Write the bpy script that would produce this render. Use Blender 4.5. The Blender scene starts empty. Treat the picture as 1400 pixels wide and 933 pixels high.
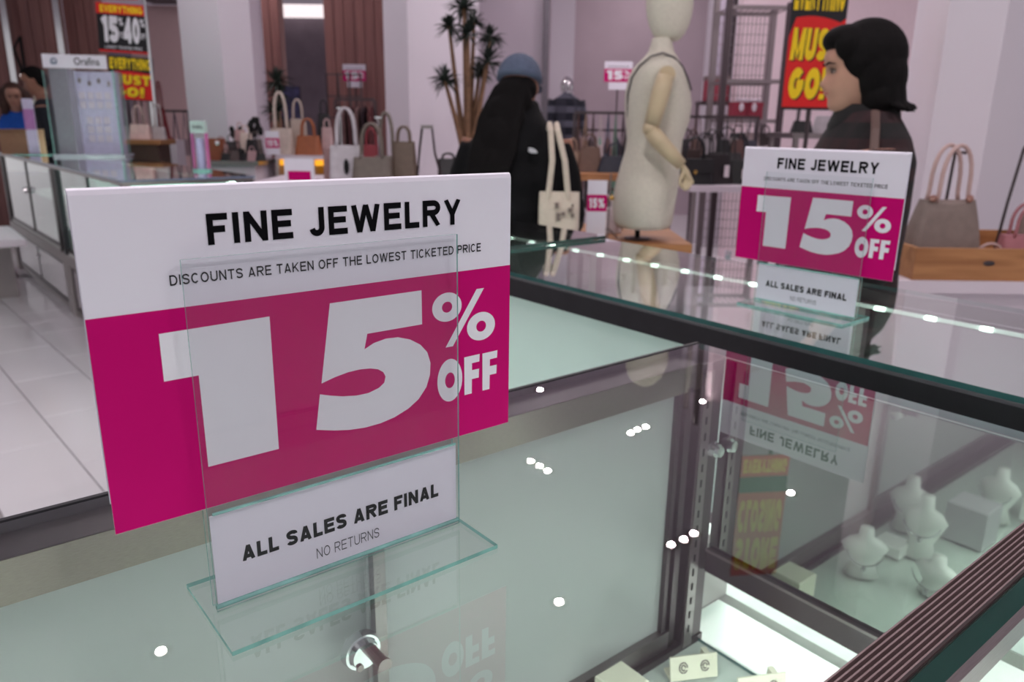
import bpy, bmesh, math, random
from mathutils import Matrix, Vector
random.seed(7)
SC = bpy.context.scene
COL = SC.collection

# ------------------------------------------------------------------ camera
CW = Vector((0, 0, 1.257))
RM = Matrix(((0.6252275781356477, -0.22009401717269386, 0.7487650493602237),
             (0.7803444540292904, 0.16109319345047474, -0.6042445830039823),
             (0.012369664682644941, 0.9620850308723828, 0.27246905286091677)))
cam_data = bpy.data.cameras.new('camera')
cam = bpy.data.objects.new('camera', cam_data); COL.objects.link(cam)
cam.matrix_world = Matrix.Translation(CW) @ RM.to_4x4()
cam_data.sensor_width = 36.0
cam_data.sensor_fit = 'HORIZONTAL'
cam_data.lens = 1054.0 / 1400.0 * 36.0
cam_data.clip_start = 0.02
cam_data.clip_end = 100
cam_data.dof.use_dof = True
cam_data.dof.focus_distance = 0.53
cam_data.dof.aperture_fstop = 10.0
SC.camera = cam

# ------------------------------------------------------------------ light and exposure
SC.view_settings.view_transform = 'Standard'
SC.view_settings.look = 'None'
SC.view_settings.gamma = 1.0
SC.view_settings.exposure = 0.06
world = bpy.data.worlds.new('mall_ambient'); SC.world = world
world.use_nodes = True
world.node_tree.nodes['Background'].inputs[0].default_value = (0.90, 0.87, 0.90, 1)
world.node_tree.nodes['Background'].inputs[1].default_value = 0.55
LAMP_W = 8.0            # watts of one ceiling downlight
CASE_W = 12.0             # watts of the light strip in the near case
FLOOR = -0.08
CEIL = 3.6

# ------------------------------------------------------------------ placing helpers
YAW = math.radians(51.0969)
RT = Vector((math.cos(YAW), math.sin(YAW), 0)); FW = Vector((-math.sin(YAW), math.cos(YAW), 0))
VF = Matrix.Rotation(YAW, 4, 'Z')          # frame whose x runs right, y away from the viewer
ID = Matrix.Identity(4)

def ray(px, py):
    return RM @ Vector((px - 700.0, -(py - 466.5), -1054.0))
def on_z(px, py, z):
    d = ray(px, py); return CW + d * ((z - CW.z) / d.z)
def rz_(px, py, d):                          # right, height at horizontal distance d
    v = ray(px, py); v = CW + v * (d / v.dot(FW)); return v.dot(RT), v.z

# ------------------------------------------------------------------ materials
def lin(c):
    return tuple((x / 12.92 if x <= 0.04045 else ((x + 0.055) / 1.055) ** 2.4) for x in [k / 255.0 for k in c])
MATS = {}
def mat(name, c, rough=0.5, metal=0.0, var=0.06, scale=30.0, emit=None, es=0.0, stretch=None, bump=0.0, spec=0.5, coat=0.0, sheen=0.0, trans=0.0):
    if name in MATS: return MATS[name]
    m = bpy.data.materials.new(name); m.use_nodes = True
    nt = m.node_tree; n = nt.nodes; L = nt.links; b = n['Principled BSDF']
    c = lin(c)
    tc = n.new('ShaderNodeTexCoord'); mp = n.new('ShaderNodeMapping'); no = n.new('ShaderNodeTexNoise')
    no.inputs['Scale'].default_value = scale; no.inputs['Detail'].default_value = 4
    if stretch: mp.inputs['Scale'].default_value = stretch
    L.new(tc.outputs['Object'], mp.inputs[0]); L.new(mp.outputs[0], no.inputs['Vector'])
    cr = n.new('ShaderNodeValToRGB')
    cr.color_ramp.elements[0].position = .3; cr.color_ramp.elements[1].position = .7
    cr.color_ramp.elements[0].color = tuple(x * (1 - var) for x in c) + (1,)
    cr.color_ramp.elements[1].color = tuple(min(1, x * (1 + var)) for x in c) + (1,)
    L.new(no.outputs['Fac'], cr.inputs[0]); L.new(cr.outputs[0], b.inputs['Base Color'])
    b.inputs['Roughness'].default_value = rough; b.inputs['Metallic'].default_value = metal
    b.inputs['Specular IOR Level'].default_value = spec
    b.inputs['Coat Weight'].default_value = coat
    b.inputs['Sheen Weight'].default_value = sheen
    if bump:
        bp = n.new('ShaderNodeBump'); bp.inputs['Strength'].default_value = bump; bp.inputs['Distance'].default_value = 0.002
        L.new(no.outputs['Fac'], bp.inputs['Height']); L.new(bp.outputs[0], b.inputs['Normal'])
    if emit:
        b.inputs['Emission Color'].default_value = lin(emit) + (1,); b.inputs['Emission Strength'].default_value = es
    if trans:
        out = n['Material Output']; tr = n.new('ShaderNodeBsdfTranslucent'); L.new(cr.outputs[0], tr.inputs[0])
        mx = n.new('ShaderNodeMixShader'); mx.inputs[0].default_value = trans
        L.new(b.outputs[0], mx.inputs[1]); L.new(tr.outputs[0], mx.inputs[2]); L.new(mx.outputs[0], out.inputs[0])
    MATS[name] = m; return m

def glass(name, tint, f0=0.045, haze=0.0, hazec=(200, 210, 208), k=0.96, power=5.0):
    """thin clear pane: straight-through light plus angle dependent reflection, gathered on the outer face"""
    if name in MATS: return MATS[name]
    m = bpy.data.materials.new(name); m.use_nodes = True
    nt = m.node_tree; n = nt.nodes; L = nt.links
    n.remove(n['Principled BSDF']); out = n['Material Output']
    g = n.new('ShaderNodeNewGeometry'); dt = n.new('ShaderNodeVectorMath'); dt.operation = 'DOT_PRODUCT'
    L.new(g.outputs['Normal'], dt.inputs[0]); L.new(g.outputs['Incoming'], dt.inputs[1])
    def mth(op, a, b):
        q = n.new('ShaderNodeMath'); q.operation = op
        for i, s in enumerate((a, b)):
            if s is None: continue
            if isinstance(s, (int, float)): q.inputs[i].default_value = s
            else: L.new(s, q.inputs[i])
        return q.outputs[0]
    a = mth('ABSOLUTE', dt.outputs['Value'], None)
    p = mth('POWER', mth('SUBTRACT', 1.0, a), power)
    fac = mth('MULTIPLY', mth('ADD', mth('MULTIPLY', p, k), f0), mth('SUBTRACT', 1.85, mth('MULTIPLY', g.outputs['Backfacing'], 1.85)))
    fac = mth('MINIMUM', fac, .98)
    tr = n.new('ShaderNodeBsdfTransparent'); tr.inputs[0].default_value = lin(tint) + (1,)
    gl = n.new('ShaderNodeBsdfGlossy'); gl.inputs['Roughness'].default_value = 0.0; gl.inputs[0].default_value = (1, 1, 1, 1)
    base = tr.outputs[0]
    if haze:
        df = n.new('ShaderNodeBsdfDiffuse'); df.inputs[0].default_value = lin(hazec) + (1,)
        mh = n.new('ShaderNodeMixShader')
        no = n.new('ShaderNodeTexNoise'); no.inputs['Scale'].default_value = 6
        L.new(mth('MULTIPLY', no.outputs['Fac'], haze * 2), mh.inputs[0])
        L.new(base, mh.inputs[1]); L.new(df.outputs[0], mh.inputs[2]); base = mh.outputs[0]
    mx = n.new('ShaderNodeMixShader'); L.new(fac, mx.inputs[0]); L.new(base, mx.inputs[1]); L.new(gl.outputs[0], mx.inputs[2])
    L.new(mx.outputs[0], out.inputs[0]); MATS[name] = m; return m

def wood(name, c1, c2, scale=3.0, stretch=(8, 8, 0.6), rough=0.5):
    if name in MATS: return MATS[name]
    m = bpy.data.materials.new(name); m.use_nodes = True
    nt = m.node_tree; n = nt.nodes; L = nt.links; b = n['Principled BSDF']
    tc = n.new('ShaderNodeTexCoord'); mp = n.new('ShaderNodeMapping'); mp.inputs['Scale'].default_value = stretch
    no = n.new('ShaderNodeTexNoise'); no.inputs['Scale'].default_value = scale; no.inputs['Detail'].default_value = 6; no.inputs['Distortion'].default_value = .6
    L.new(tc.outputs['Object'], mp.inputs[0]); L.new(mp.outputs[0], no.inputs['Vector'])
    cr = n.new('ShaderNodeValToRGB'); cr.color_ramp.elements[0].position = .3; cr.color_ramp.elements[1].position = .7
    cr.color_ramp.elements[0].color = lin(c1) + (1,); cr.color_ramp.elements[1].color = lin(c2) + (1,)
    L.new(no.outputs['Fac'], cr.inputs[0]); L.new(cr.outputs[0], b.inputs['Base Color']); b.inputs['Roughness'].default_value = rough
    MATS[name] = m; return m

def plaid(name, dark, a, b_, scale):
    if name in MATS: return MATS[name]
    m = bpy.data.materials.new(name); m.use_nodes = True
    nt = m.node_tree; n = nt.nodes; L = nt.links; b = n['Principled BSDF']; b.inputs['Roughness'].default_value = .9
    tc = n.new('ShaderNodeTexCoord'); sx = n.new('ShaderNodeSeparateXYZ'); L.new(tc.outputs['Object'], sx.inputs[0])
    def band(sock, s, lo):
        q = n.new('ShaderNodeMath'); q.operation = 'MULTIPLY'; q.inputs[1].default_value = s; L.new(sock, q.inputs[0])
        f = n.new('ShaderNodeMath'); f.operation = 'FRACT'; L.new(q.outputs[0], f.inputs[0])
        g = n.new('ShaderNodeMath'); g.operation = 'GREATER_THAN'; g.inputs[1].default_value = lo; L.new(f.outputs[0], g.inputs[0]); return g.outputs[0]
    m1 = n.new('ShaderNodeMix'); m1.data_type = 'RGBA'; m1.inputs[6].default_value = lin(dark) + (1,); m1.inputs[7].default_value = lin(a) + (1,)
    L.new(band(sx.outputs['Z'], scale, .55), m1.inputs[0])
    m2 = n.new('ShaderNodeMix'); m2.data_type = 'RGBA'; m2.inputs[7].default_value = lin(b_) + (1,)
    ad = n.new('ShaderNodeMath'); ad.operation = 'ADD'; L.new(sx.outputs['X'], ad.inputs[0]); L.new(sx.outputs['Y'], ad.inputs[1])
    hf = n.new('ShaderNodeMath'); hf.operation = 'MULTIPLY'; hf.inputs[1].default_value = .5; L.new(band(ad.outputs[0], scale, .6), hf.inputs[0])
    L.new(hf.outputs[0], m2.inputs[0]); L.new(m1.outputs[2], m2.inputs[6]); L.new(m2.outputs[2], b.inputs['Base Color'])
    MATS[name] = m; return m

M_paper = mat('printed_paper', (236, 232, 244), .55, var=.015, scale=8)
M_pink = mat('magenta_print', (200, 0, 110), .7, var=.02, scale=10, spec=.12)
M_white = mat('white_print', (240, 238, 246), .55, var=.01)
M_ink = mat('black_ink', (8, 8, 13), .7, var=.02, spec=.1)
M_ink2 = mat('grey_ink', (60, 60, 68), .5, var=.02)
M_acr = glass('clear_acrylic', (254, 255, 255), .022, haze=.012, hazec=(225, 235, 235))
M_acre = mat('acrylic_edge', (122, 176, 168), .12, var=.25, scale=60, spec=.8)
M_glass = glass('counter_glass', (250, 253, 252), .055)
M_glasse = mat('glass_edge_teal', (58, 112, 108), .12, var=.25, scale=12, spec=.8)
M_glassd = mat('glass_edge_dark', (10, 52, 44), .1, var=.4, scale=9, spec=.8)
M_frost = mat('frosted_glass', (202, 208, 206), .25, var=.015, scale=2, spec=.4, trans=.30)
M_steel = mat('brushed_steel', (150, 142, 142), .33, 1.0, var=.1, scale=60, stretch=(30, 1, 30), bump=.1)
M_steeld = mat('dark_steel', (92, 84, 86), .35, 1.0, var=.08, scale=40, stretch=(10, 1, 10))
M_rail = mat('charcoal_rail', (44, 44, 48), .5, .2, var=.1, scale=30)
M_rib = mat('ribbed_track', (158, 138, 138), .4, .7, var=.06, scale=40)
M_ribd = mat('ribbed_track_groove', (52, 38, 40), .5, .6, var=.1)
M_chrome = mat('chrome', (225, 225, 228), .12, 1.0, var=.03)
M_deck = mat('white_deck', (228, 232, 226), .35, var=.02, scale=5)
M_cream = mat('cream_leather', (236, 236, 214), .45, var=.03)
M_cab = mat('cabinet_grey', (176, 170, 168), .4, .1, var=.03, scale=4)
M_mir = mat('grey_mirror', (160, 168, 162), .03, 1.0, var=.02, scale=3)
M_slot = mat('slot_black', (8, 8, 8), .8, var=.02)
M_led = mat('led_strip', (255, 255, 255), .5, emit=(240, 255, 235), es=60.0)
M_wall = mat('painted_wall', (216, 204, 214), .6, var=.02, scale=1.2)
M_wallp = mat('pink_plaster_wall', (182, 164, 174), .7, var=.07, scale=1.6)
M_wallg = mat('grey_plaster_wall', (118, 106, 116), .8, var=.12, scale=3)
M_col = mat('white_column_paint', (226, 218, 228), .5, var=.015, scale=.8)
M_ceil = mat('ceiling_paint', (212, 204, 214), .8, var=.02, scale=.6)
M_grout = mat('grout', (170, 164, 166), .8, var=.05)
M_tile = mat('polished_white_tile', (238, 236, 240), .09, var=.015, scale=2, spec=.6)
M_woodp = wood('pinkish_wood_panel', (118, 78, 76), (150, 104, 98), 2.5, (9, 9, .5))
M_woodt = wood('oak', (148, 96, 58), (184, 130, 84), 3, (1, 8, 8))
M_black = mat('black_fabric', (8, 8, 10), .9, var=.15, scale=60, sheen=.05)
M_navy = mat('navy_fabric', (18, 20, 32), .9, var=.15, scale=60)

# ------------------------------------------------------------------ mesh helper
PM = {}
class MB:
    def __init__(s, M=ID): s.bm = bmesh.new(); s.M = M; s.mi = 0
    def _f(s, vs):
        try:
            f = s.bm.faces.new(vs); f.material_index = s.mi; return f
        except ValueError: return None
    def V(s, p): return s.bm.verts.new(s.M @ Vector(p))
    def box(s, x0, x1, y0, y1, z0, z1, tilt=None):
        x0, x1 = min(x0, x1), max(x0, x1); y0, y1 = min(y0, y1), max(y0, y1); z0, z1 = min(z0, z1), max(z0, z1)
        c = [(x0, y0, z0), (x1, y0, z0), (x1, y1, z0), (x0, y1, z0), (x0, y0, z1), (x1, y0, z1), (x1, y1, z1), (x0, y1, z1)]
        if tilt: c = [tuple(tilt @ Vector(p)) for p in c]
        v = [s.V(p) for p in c]
        for q in ((3, 2, 1, 0), (4, 5, 6, 7), (0, 1, 5, 4), (1, 2, 6, 5), (2, 3, 7, 6), (3, 0, 4, 7)): s._f([v[i] for i in q])
        return s
    def loft(s, rings, cap=True, close=True):
        R_ = [[s.V(p) for p in r] for r in rings]; n = len(R_[0])
        for a, b in zip(R_, R_[1:]):
            for i in range(n if close else n - 1):
                j = (i + 1) % n; s._f([a[i], a[j], b[j], b[i]])
        if cap: s._f(list(reversed(R_[0]))); s._f(R_[-1])
        return s
    def tube(s, pts, r, n=8, flat=1.0):
        pts = [Vector(p) for p in pts]; m = len(pts)
        if not isinstance(r, (list, tuple)): r = [r] * m
        rings = []; up = None
        for i, p in enumerate(pts):
            t = (pts[min(i + 1, m - 1)] - pts[max(i - 1, 0)]).normalized()
            if up is None:
                up = Vector((0, 0, 1)) if abs(t.z) < .9 else Vector((1, 0, 0))
            a = t.cross(up)
            if a.length < 1e-4: a = t.cross(Vector((0, 1, 0)))
            a.normalize(); b = a.cross(t).normalized(); up = b
            rings.append([p + a * (r[i] * math.cos(2 * math.pi * k / n)) + b * (r[i] * flat * math.sin(2 * math.pi * k / n)) for k in range(n)])
        return s.loft(rings)
    def cyl(s, p0, p1, r0, r1=None, n=16): return s.tube([p0, p1], [r0, r0 if r1 is None else r1], n)
    def lathe(s, prof, c=(0, 0, 0), n=20):
        return s.loft([[(c[0] + r * math.cos(2 * math.pi * k / n), c[1] + r * math.sin(2 * math.pi * k / n), c[2] + z) for k in range(n)] for r, z in prof])
    def ell(s, c, r, n=16, m=10):
        return s.loft([[(c[0] + r[0] * math.sin(t) * math.cos(2 * math.pi * k / n), c[1] + r[1] * math.sin(t) * math.sin(2 * math.pi * k / n), c[2] - r[2] * math.cos(t)) for k in range(n)] for t in [max(.02, math.pi * i / m if i < m else math.pi - .02) for i in range(m + 1)]])
    def poly(s, pts): s._f([s.V(p) for p in pts]); return s
    def prism(s, pts, y0, y1):                # outline in x,z pushed through y
        a = [s.V((x, y0, z)) for x, z in pts]; b = [s.V((x, y1, z)) for x, z in pts]; n = len(pts)
        s._f(a); s._f(list(reversed(b)))
        for i in range(n):
            j = (i + 1) % n; s._f([a[j], a[i], b[i], b[j]])
        return s
    def hprism(s, pts, z0, z1):
        a = [s.V((x, y, z0)) for x, y in pts]; b = [s.V((x, y, z1)) for x, y in pts]; n = len(pts)
        s._f(list(reversed(a))); s._f(b)
        for i in range(n):
            j = (i + 1) % n; s._f([a[i], a[j], b[j], b[i]])
        return s
    def ring(s, c, ro, ri, y, n=36, sk=0.0):
        o = [];i_ = []
        for k in range(n):
            t = 2 * math.pi * k / n
            o.append(s.V((c[0] + ro[0] * math.cos(t) + sk * math.sin(t), y, c[1] + ro[1] * math.sin(t))))
            i_.append(s.V((c[0] + ri[0] * math.cos(t), y, c[1] + ri[1] * math.sin(t))))
        for k in range(n):
            j = (k + 1) % n; s._f([o[k], o[j], i_[j], i_[k]])
        return s
    def text(s, string, x0, x1, z0, z1, y=0.0, bold=0.0, shear=0.0):
        me = text_mesh(string, bold)
        xs = [v[0] for v in me[0]]; zs = [v[1] for v in me[0]]
        ax, bx, az, bz = min(xs), max(xs), min(zs), max(zs)
        vs = []
        for x, z in me[0]:
            u = (x - ax) / (bx - ax); w = (z - az) / (bz - az)
            vs.append(s.V((x0 + (x1 - x0) * u + shear * (z1 - z0) * w, y, z0 + (z1 - z0) * w)))
        for f in me[1]: s._f([vs[i] for i in f])
        return s
    def build(s, name, mats, parent=None, smooth=False, recalc=True):
        if recalc: bmesh.ops.recalc_face_normals(s.bm, faces=s.bm.faces)
        me = bpy.data.meshes.new(name)
        if parent is not None: s.bm.transform(PM[parent].inverted())
        s.bm.to_mesh(me); s.bm.free()
        if not isinstance(mats, (list, tuple)): mats = [mats]
        for m in mats: me.materials.append(m)
        o = bpy.data.objects.new(name, me); COL.objects.link(o)
        if smooth:
            for p in me.polygons: p.use_smooth = True
        if parent is not None: o.parent = parent; PM[o] = PM[parent]
        else: PM[o] = ID.copy()
        return o

TXT = {}
def text_mesh(string, bold):
    key = (string, bold)
    if key in TXT: return TXT[key]
    cu = bpy.data.curves.new('lettering', 'FONT'); cu.body = string; cu.offset = bold; cu.resolution_u = 4
    ob = bpy.data.objects.new('lettering', cu); COL.objects.link(ob)
    dg = bpy.context.evaluated_depsgraph_get()
    me = bpy.data.meshes.new_from_object(ob.evaluated_get(dg))
    r = ([(v.co.x, v.co.y) for v in me.vertices], [list(p.vertices) for p in me.polygons])
    bpy.data.objects.remove(ob); bpy.data.curves.remove(cu); bpy.data.meshes.remove(me)
    TXT[key] = r; return r


# block capitals drawn from strokes (x 0..w, z 0..1), t = stroke width
def arc(cx, cz, rx, rz, a0, a1, n=10):
    return [(cx + rx * math.cos(math.radians(a0 + (a1 - a0) * k / n)), cz + rz * math.sin(math.radians(a0 + (a1 - a0) * k / n))) for k in range(n + 1)]
GW = dict(A=.86, B=.8, C=.86, D=.84, E=.76, F=.7, G=.9, H=.82, I=0.0, J=.6, K=.84, L=.66, M=.98, N=.82, O=.92, P=.78, R=.84, S=.78, T=.78, U=.82, V=.84, W=1.22, Y=.84)
GW.update({'0': .7, '1': .4, '4': .74, '5': .7, '!': 0.0, '%': 1.0, ' ': .28})
def glyph(c, t):
    w = GW[c]; h = t / 2; w = max(w, t)
    if c == 'A': return [[(h * 1.1, 0), (w / 2, 1)], [(w - h * 1.1, 0), (w / 2, 1)], [(w * .22, .27), (w * .78, .27)]], w
    if c == 'C': return [arc(w / 2, .5, w / 2 - h, .5 - h, 42, 318, 22)], w
    if c == 'D': return [[(h, 0), (h, 1)], [(h, 1 - h)] + arc(w * .45, .5, w * .55 - h, .5 - h, 90, -90, 14) + [(h, h)]], w
    if c == 'E': return [[(h, 0), (h, 1)], [(0, 1 - h), (w, 1 - h)], [(0, .52), (w * .92, .52)], [(0, h), (w, h)]], w
    if c == 'F': return [[(h, 0), (h, 1)], [(0, 1 - h), (w, 1 - h)], [(0, .5), (w * .86, .5)]], w
    if c == 'G': return [arc(w / 2, .5, w / 2 - h, .5 - h, 45, 335, 22) + [(w - h, .44)], [(w * .52, .46), (w, .46)]], w
    if c == 'H': return [[(h, 0), (h, 1)], [(w - h, 0), (w - h, 1)], [(0, .53), (w, .53)]], w
    if c == 'I': return [[(h, 0), (h, 1)]], w
    if c == '!': return [[(h, .28), (h, 1)], [(h, 0), (h, .18)]], w
    if c == 'J': return [[(w - h, 1), (w - h, .32)] + arc(w / 2, .30, w / 2 - h, .30 - h, 0, -170, 10)], w
    if c == 'K': return [[(h, 0), (h, 1)], [(h, .36), (w - h, 1)], [(w * .36, .58), (w - h, 0)]], w
    if c == 'L': return [[(h, 0), (h, 1)], [(0, h), (w, h)]], w
    if c == 'M': return [[(h, 0), (h, 1)], [(w - h, 0), (w - h, 1)], [(h, 1), (w / 2, 0), (w - h, 1)]], w
    if c == 'N': return [[(h, 0), (h, 1)], [(w - h, 0), (w - h, 1)], [(h, 1 - h * .4), (w - h, h * .4)]], w
    if c in 'O0': return [arc(w / 2, .5, w / 2 - h, .5 - h, 0, 360, 28)], w
    if c == 'P': return [[(h, 0), (h, 1)], [(h, 1 - h)] + arc(w * .6, .70, w * .4 - h, .30 - h, 90, -90, 10) + [(h, .40 + h)]], w
    if c == 'R': return [[(h, 0), (h, 1)], [(h, 1 - h)] + arc(w * .6, .71, w * .4 - h, .29 - h, 90, -90, 10) + [(h, .42 + h)], [(w * .5, .48), (w - h, 0)]], w
    if c == 'S': return [[(w - h, .72)] + arc(w / 2, .74, w / 2 - h, .26 - h, 12, 180, 9) + arc(w * .5, .73, w / 2 - h, .21, 200, 250, 4) + arc(w * .5, .30, w / 2 - h, .2, 70, 20, 4) + arc(w / 2, .26, w / 2 - h, .26 - h, 0, -172, 9)], w
    if c == 'T': return [[(w / 2, 0), (w / 2, 1)], [(0, 1 - h), (w, 1 - h)]], w
    if c == 'U': return [[(h, 1), (h, .34)] + arc(w / 2, .34, w / 2 - h, .34 - h, 180, 360, 12) + [(w - h, 1)]], w
    if c == 'V': return [[(h * 1.1, 1), (w / 2, 0)], [(w - h * 1.1, 1), (w / 2, 0)]], w
    if c == 'W': return [[(h, 1), (w * .27, 0)], [(w * .27, 0), (w / 2, 1)], [(w / 2, 1), (w * .73, 0)], [(w * .73, 0), (w - h, 1)]], w
    if c == 'Y': return [[(h, 1), (w / 2, .42)], [(w - h, 1), (w / 2, .42)], [(w / 2, 0), (w / 2, .5)]], w
    if c == '1': return [[(w - h, 0), (w - h, 1)], [(0, .76), (w - h, .93)]], w
    if c == '4': return [[(w * .72, 0), (w * .72, 1)], [(h * .8, .32), (w * .68, 1 - h)], [(0, .28), (w, .28)]], w
    if c == '5': return [[(w * .92, 1 - h), (h * 1.3, 1 - h), (h, .46)], [(h, .46)] + arc(w * .46, .34, w * .54 - h, .34 - h, 130, -160, 16)], w
    if c == '%': return [arc(.24, .76, .24 - h, .24 - h, 0, 360, 14), arc(.76, .24, .24 - h, .24 - h, 0, 360, 14), [(.22, 0), (.78, 1)]], w
    return [], w
def lettering(mb, string, x0, x1, z0, z1, y, t=.16, gap=.16, shear=0.0):
    items = []; x = 0
    for ch in string:
        g, w = glyph(ch, t); items.append((x, g)); x += w + gap
    tot = x - gap; H = z1 - z0; sx = (x1 - x0) / tot
    for ox, g in items:
        for st in g:
            n = len(st); L_ = []; R_ = []
            closed = math.hypot(st[0][0] - st[-1][0], st[0][1] - st[-1][1]) < 1e-6
            for i, p in enumerate(st):
                a = st[i - 1] if i else (st[-2] if closed else p); b = st[i + 1] if i < n - 1 else (st[1] if closed else p)
                d1 = Vector((p[0] - a[0], p[1] - a[1])); d2 = Vector((b[0] - p[0], b[1] - p[1]))
                if d1.length < 1e-9: d1 = d2
                if d2.length < 1e-9: d2 = d1
                d1.normalize(); d2.normalize(); d = (d1 + d2).normalized(); nn = Vector((-d.y, d.x)); k = t / 2 / max(.5, nn.dot(Vector((-d1.y, d1.x))))
                L_.append((p[0] + nn.x * k, p[1] + nn.y * k)); R_.append((p[0] - nn.x * k, p[1] - nn.y * k))
            def T(q):
                z = min(1.0, max(0.0, q[1])); return (x0 + (ox + q[0]) * sx + shear * z * H, y, z0 + z * H)
            y -= .000003
            a = [mb.V(T(q)) for q in L_]; b = [mb.V(T(q)) for q in R_]
            for i in range(n - 1): mb._f([a[i], b[i], b[i + 1], a[i + 1]])
    return mb

def thing(name, label, cat, loc=(0, 0, 0), rz=0.0, group=None):
    o = bpy.data.objects.new(name, None); COL.objects.link(o)
    o.empty_display_size = .05
    o.location = loc; o.rotation_euler = (0, 0, rz); o['label'] = label; o['category'] = cat
    if group: o['group'] = group
    PM[o] = Matrix.Translation(Vector(loc)) @ Matrix.Rotation(rz, 4, 'Z'); return o
def vthing(name, label, cat, r, d, z, rz=0.0, group=None):
    p = RT * r + FW * d; return thing(name, label, cat, (p.x, p.y, z), YAW + rz, group)
def tag(o, label, cat, group=None):
    o['label'] = label; o['category'] = cat
    if group: o['group'] = group
    return o
def struct(o): o['kind'] = 'structure'; return o
def dup(root, loc, rz, label):
    r = root.copy(); COL.objects.link(r); r.location = loc; r.rotation_euler = (0, 0, rz); r['label'] = label
    def rec(a, b):
        for ch in [c for c in SRC[a]]:
            c = ch.copy(); COL.objects.link(c); c.parent = b
            rec(ch, c)
    SRC = {}
    for o in bpy.data.objects:
        if o.parent is not None: SRC.setdefault(o.parent, []).append(o)
    for k in list(bpy.data.objects): SRC.setdefault(k, [])
    rec(root, r); return r
def LM(o): return PM[o]                       # author in the thing's own frame
def remesh(o, v):
    m = o.modifiers.new('fuse', 'REMESH'); m.mode = 'VOXEL'; m.voxel_size = v; m.use_smooth_shade = True
    s = o.modifiers.new('smooth', 'SMOOTH'); s.factor = .5; s.iterations = 3
    return o

# ================================================================== THE SETTING
# ceiling
mb = MB(VF); mb.box(-16, 13, -4, 23, CEIL, CEIL + .15); struct(mb.build('ceiling', M_ceil))
# floor slab with laid tiles
mb = MB(VF); mb.box(-16, 13, -4, 23, FLOOR - .2, FLOOR - .012)
mb.mi = 1; mb.box(-16, 13, 6.5, 23, FLOOR - .012, FLOOR)
floor = struct(mb.build('floor', [M_grout, M_tile]))
TR = Matrix.Translation(on_z(144, 674, FLOOR)) @ Matrix.Rotation(math.radians(3.3), 4, 'Z')
TW, TH = .655, .318
tile_me = None; cnt = 0
cells = []
for j in range(-9, 30):
    for i in range(-14, 8):
        p = TR @ Vector((i * TW + (0 if j % 2 else TW / 2) , j * TH, 0))
        d = p.dot(FW); r = p.dot(RT)
        if 1.0 < d < 6.75 and -0.83 * d < r < .8 * d: cells.append((d, i, j))
cells.sort(); 
for d, i, j in cells[:300]:
    if tile_me is None:
        t = MB(); g = .0025
        t.loft([[(g, g, 0), (TW - g, g, 0), (TW - g, TH - g, 0), (g, TH - g, 0)], [(g, g, .010), (TW - g, g, .010), (TW - g, TH - g, .010), (g, TH - g, .010)], [(g + .002, g + .002, .012), (TW - g - .002, g + .002, .012), (TW - g - .002, TH - g - .002, .012), (g + .002, TH - g - .002, .012)]])
        o = t.build('tile', M_tile); tile_me = o.data
    else:
        o = bpy.data.objects.new('tile', tile_me); COL.objects.link(o)
    o.matrix_world = TR @ Matrix.Translation((i * TW + (0 if j % 2 else TW / 2), j * TH, -.012))
    o.parent = floor
rest = MB(TR)
for d, i, j in cells[300:]:
    x = i * TW + (0 if j % 2 else TW / 2)
    rest.box(x + .0025, x + TW - .0025, j * TH + .0025, j * TH + TH - .0025, -.012, 0)
o = rest.build('tile_field', M_tile, floor); o['kind'] = 'stuff'

def vwall(name, px0, px1, d, m, th=.2, z1=CEIL, z0=FLOOR, rot=0):
    r0 = rz_(px0, 165, d)[0]; r1 = rz_(px1, 165, d)[0]
    mb = MB(VF); mb.box(r0, r1, d, d + th, z0, z1); return struct(mb.build(name, m))
vwall('wall_back', 560, 1290, 12.0, M_wallp)
vwall('wall_left', 190, 300, 11.5, mat('rose_white_wall', (214, 184, 186), .6, var=.02), z1=2.76)
vwall('wall_far', -200, 640, 21.0, M_wallg)
vwall('wall_side', 372, 452, 16.0, M_wallg, z1=3.14)
mb = MB(VF); r0 = rz_(378, 30, 15.8)[0]; r1 = rz_(452, 30, 15.8)[0]
mb.box(r0, r1, 15.7, 15.95, 3.15, 3.36)
struct(mb.build('trim_1', mat('cove_light', (255, 250, 250), .6, emit=(255, 240, 240), es=.9)))
mb = MB(VF); mb.box(rz_(190, 20, 11)[0], rz_(262, 20, 11)[0], 11.2, 11.49, 2.77, 2.86); struct(mb.build('trim_2', mat('soffit_trim', (96, 84, 90), .6)))
# wood clad partitions made of upright boards
def wood_wall(name, px0, px1, d, k):
    r0 = rz_(px0, 100, d)[0]; r1 = rz_(px1, 100, d)[0]
    mb = MB(VF); mb.box(r0, r1, d + .02, d + .2, FLOOR, CEIL); w = struct(mb.build(name, M_woodp))
    for i in range(k):
        a = r0 + (r1 - r0) * i / k; b = r0 + (r1 - r0) * (i + 1) / k
        mb = MB(VF); mb.box(a + .004, b - .004, d, d + .03, FLOOR, CEIL - .01); mb.build('board', M_woodp, w)
wood_wall('wall_wood_left', -60, 12, 9.6, 5)
wood_wall('wall_wood_middle', 22, 82, 9.6, 4)
wood_wall('wall_wood_right', 98, 140, 9.8, 3)
wood_wall('wall_wood_rear', 362, 386, 9.4, 2)
wood_wall('wall_wood_centre', 446, 528, 9.4, 6)
vwall('wall_strip', 82, 100, 9.9, M_wall)
for i, px in enumerate((15, 86)):
    mb = MB(VF); r = rz_(px, 60, 9.5)[0]; mb.box(r - .035, r + .035, 9.45, 9.52, FLOOR, CEIL - .01); struct(mb.build('trim_%d' % (3 + i), M_chrome))
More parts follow.
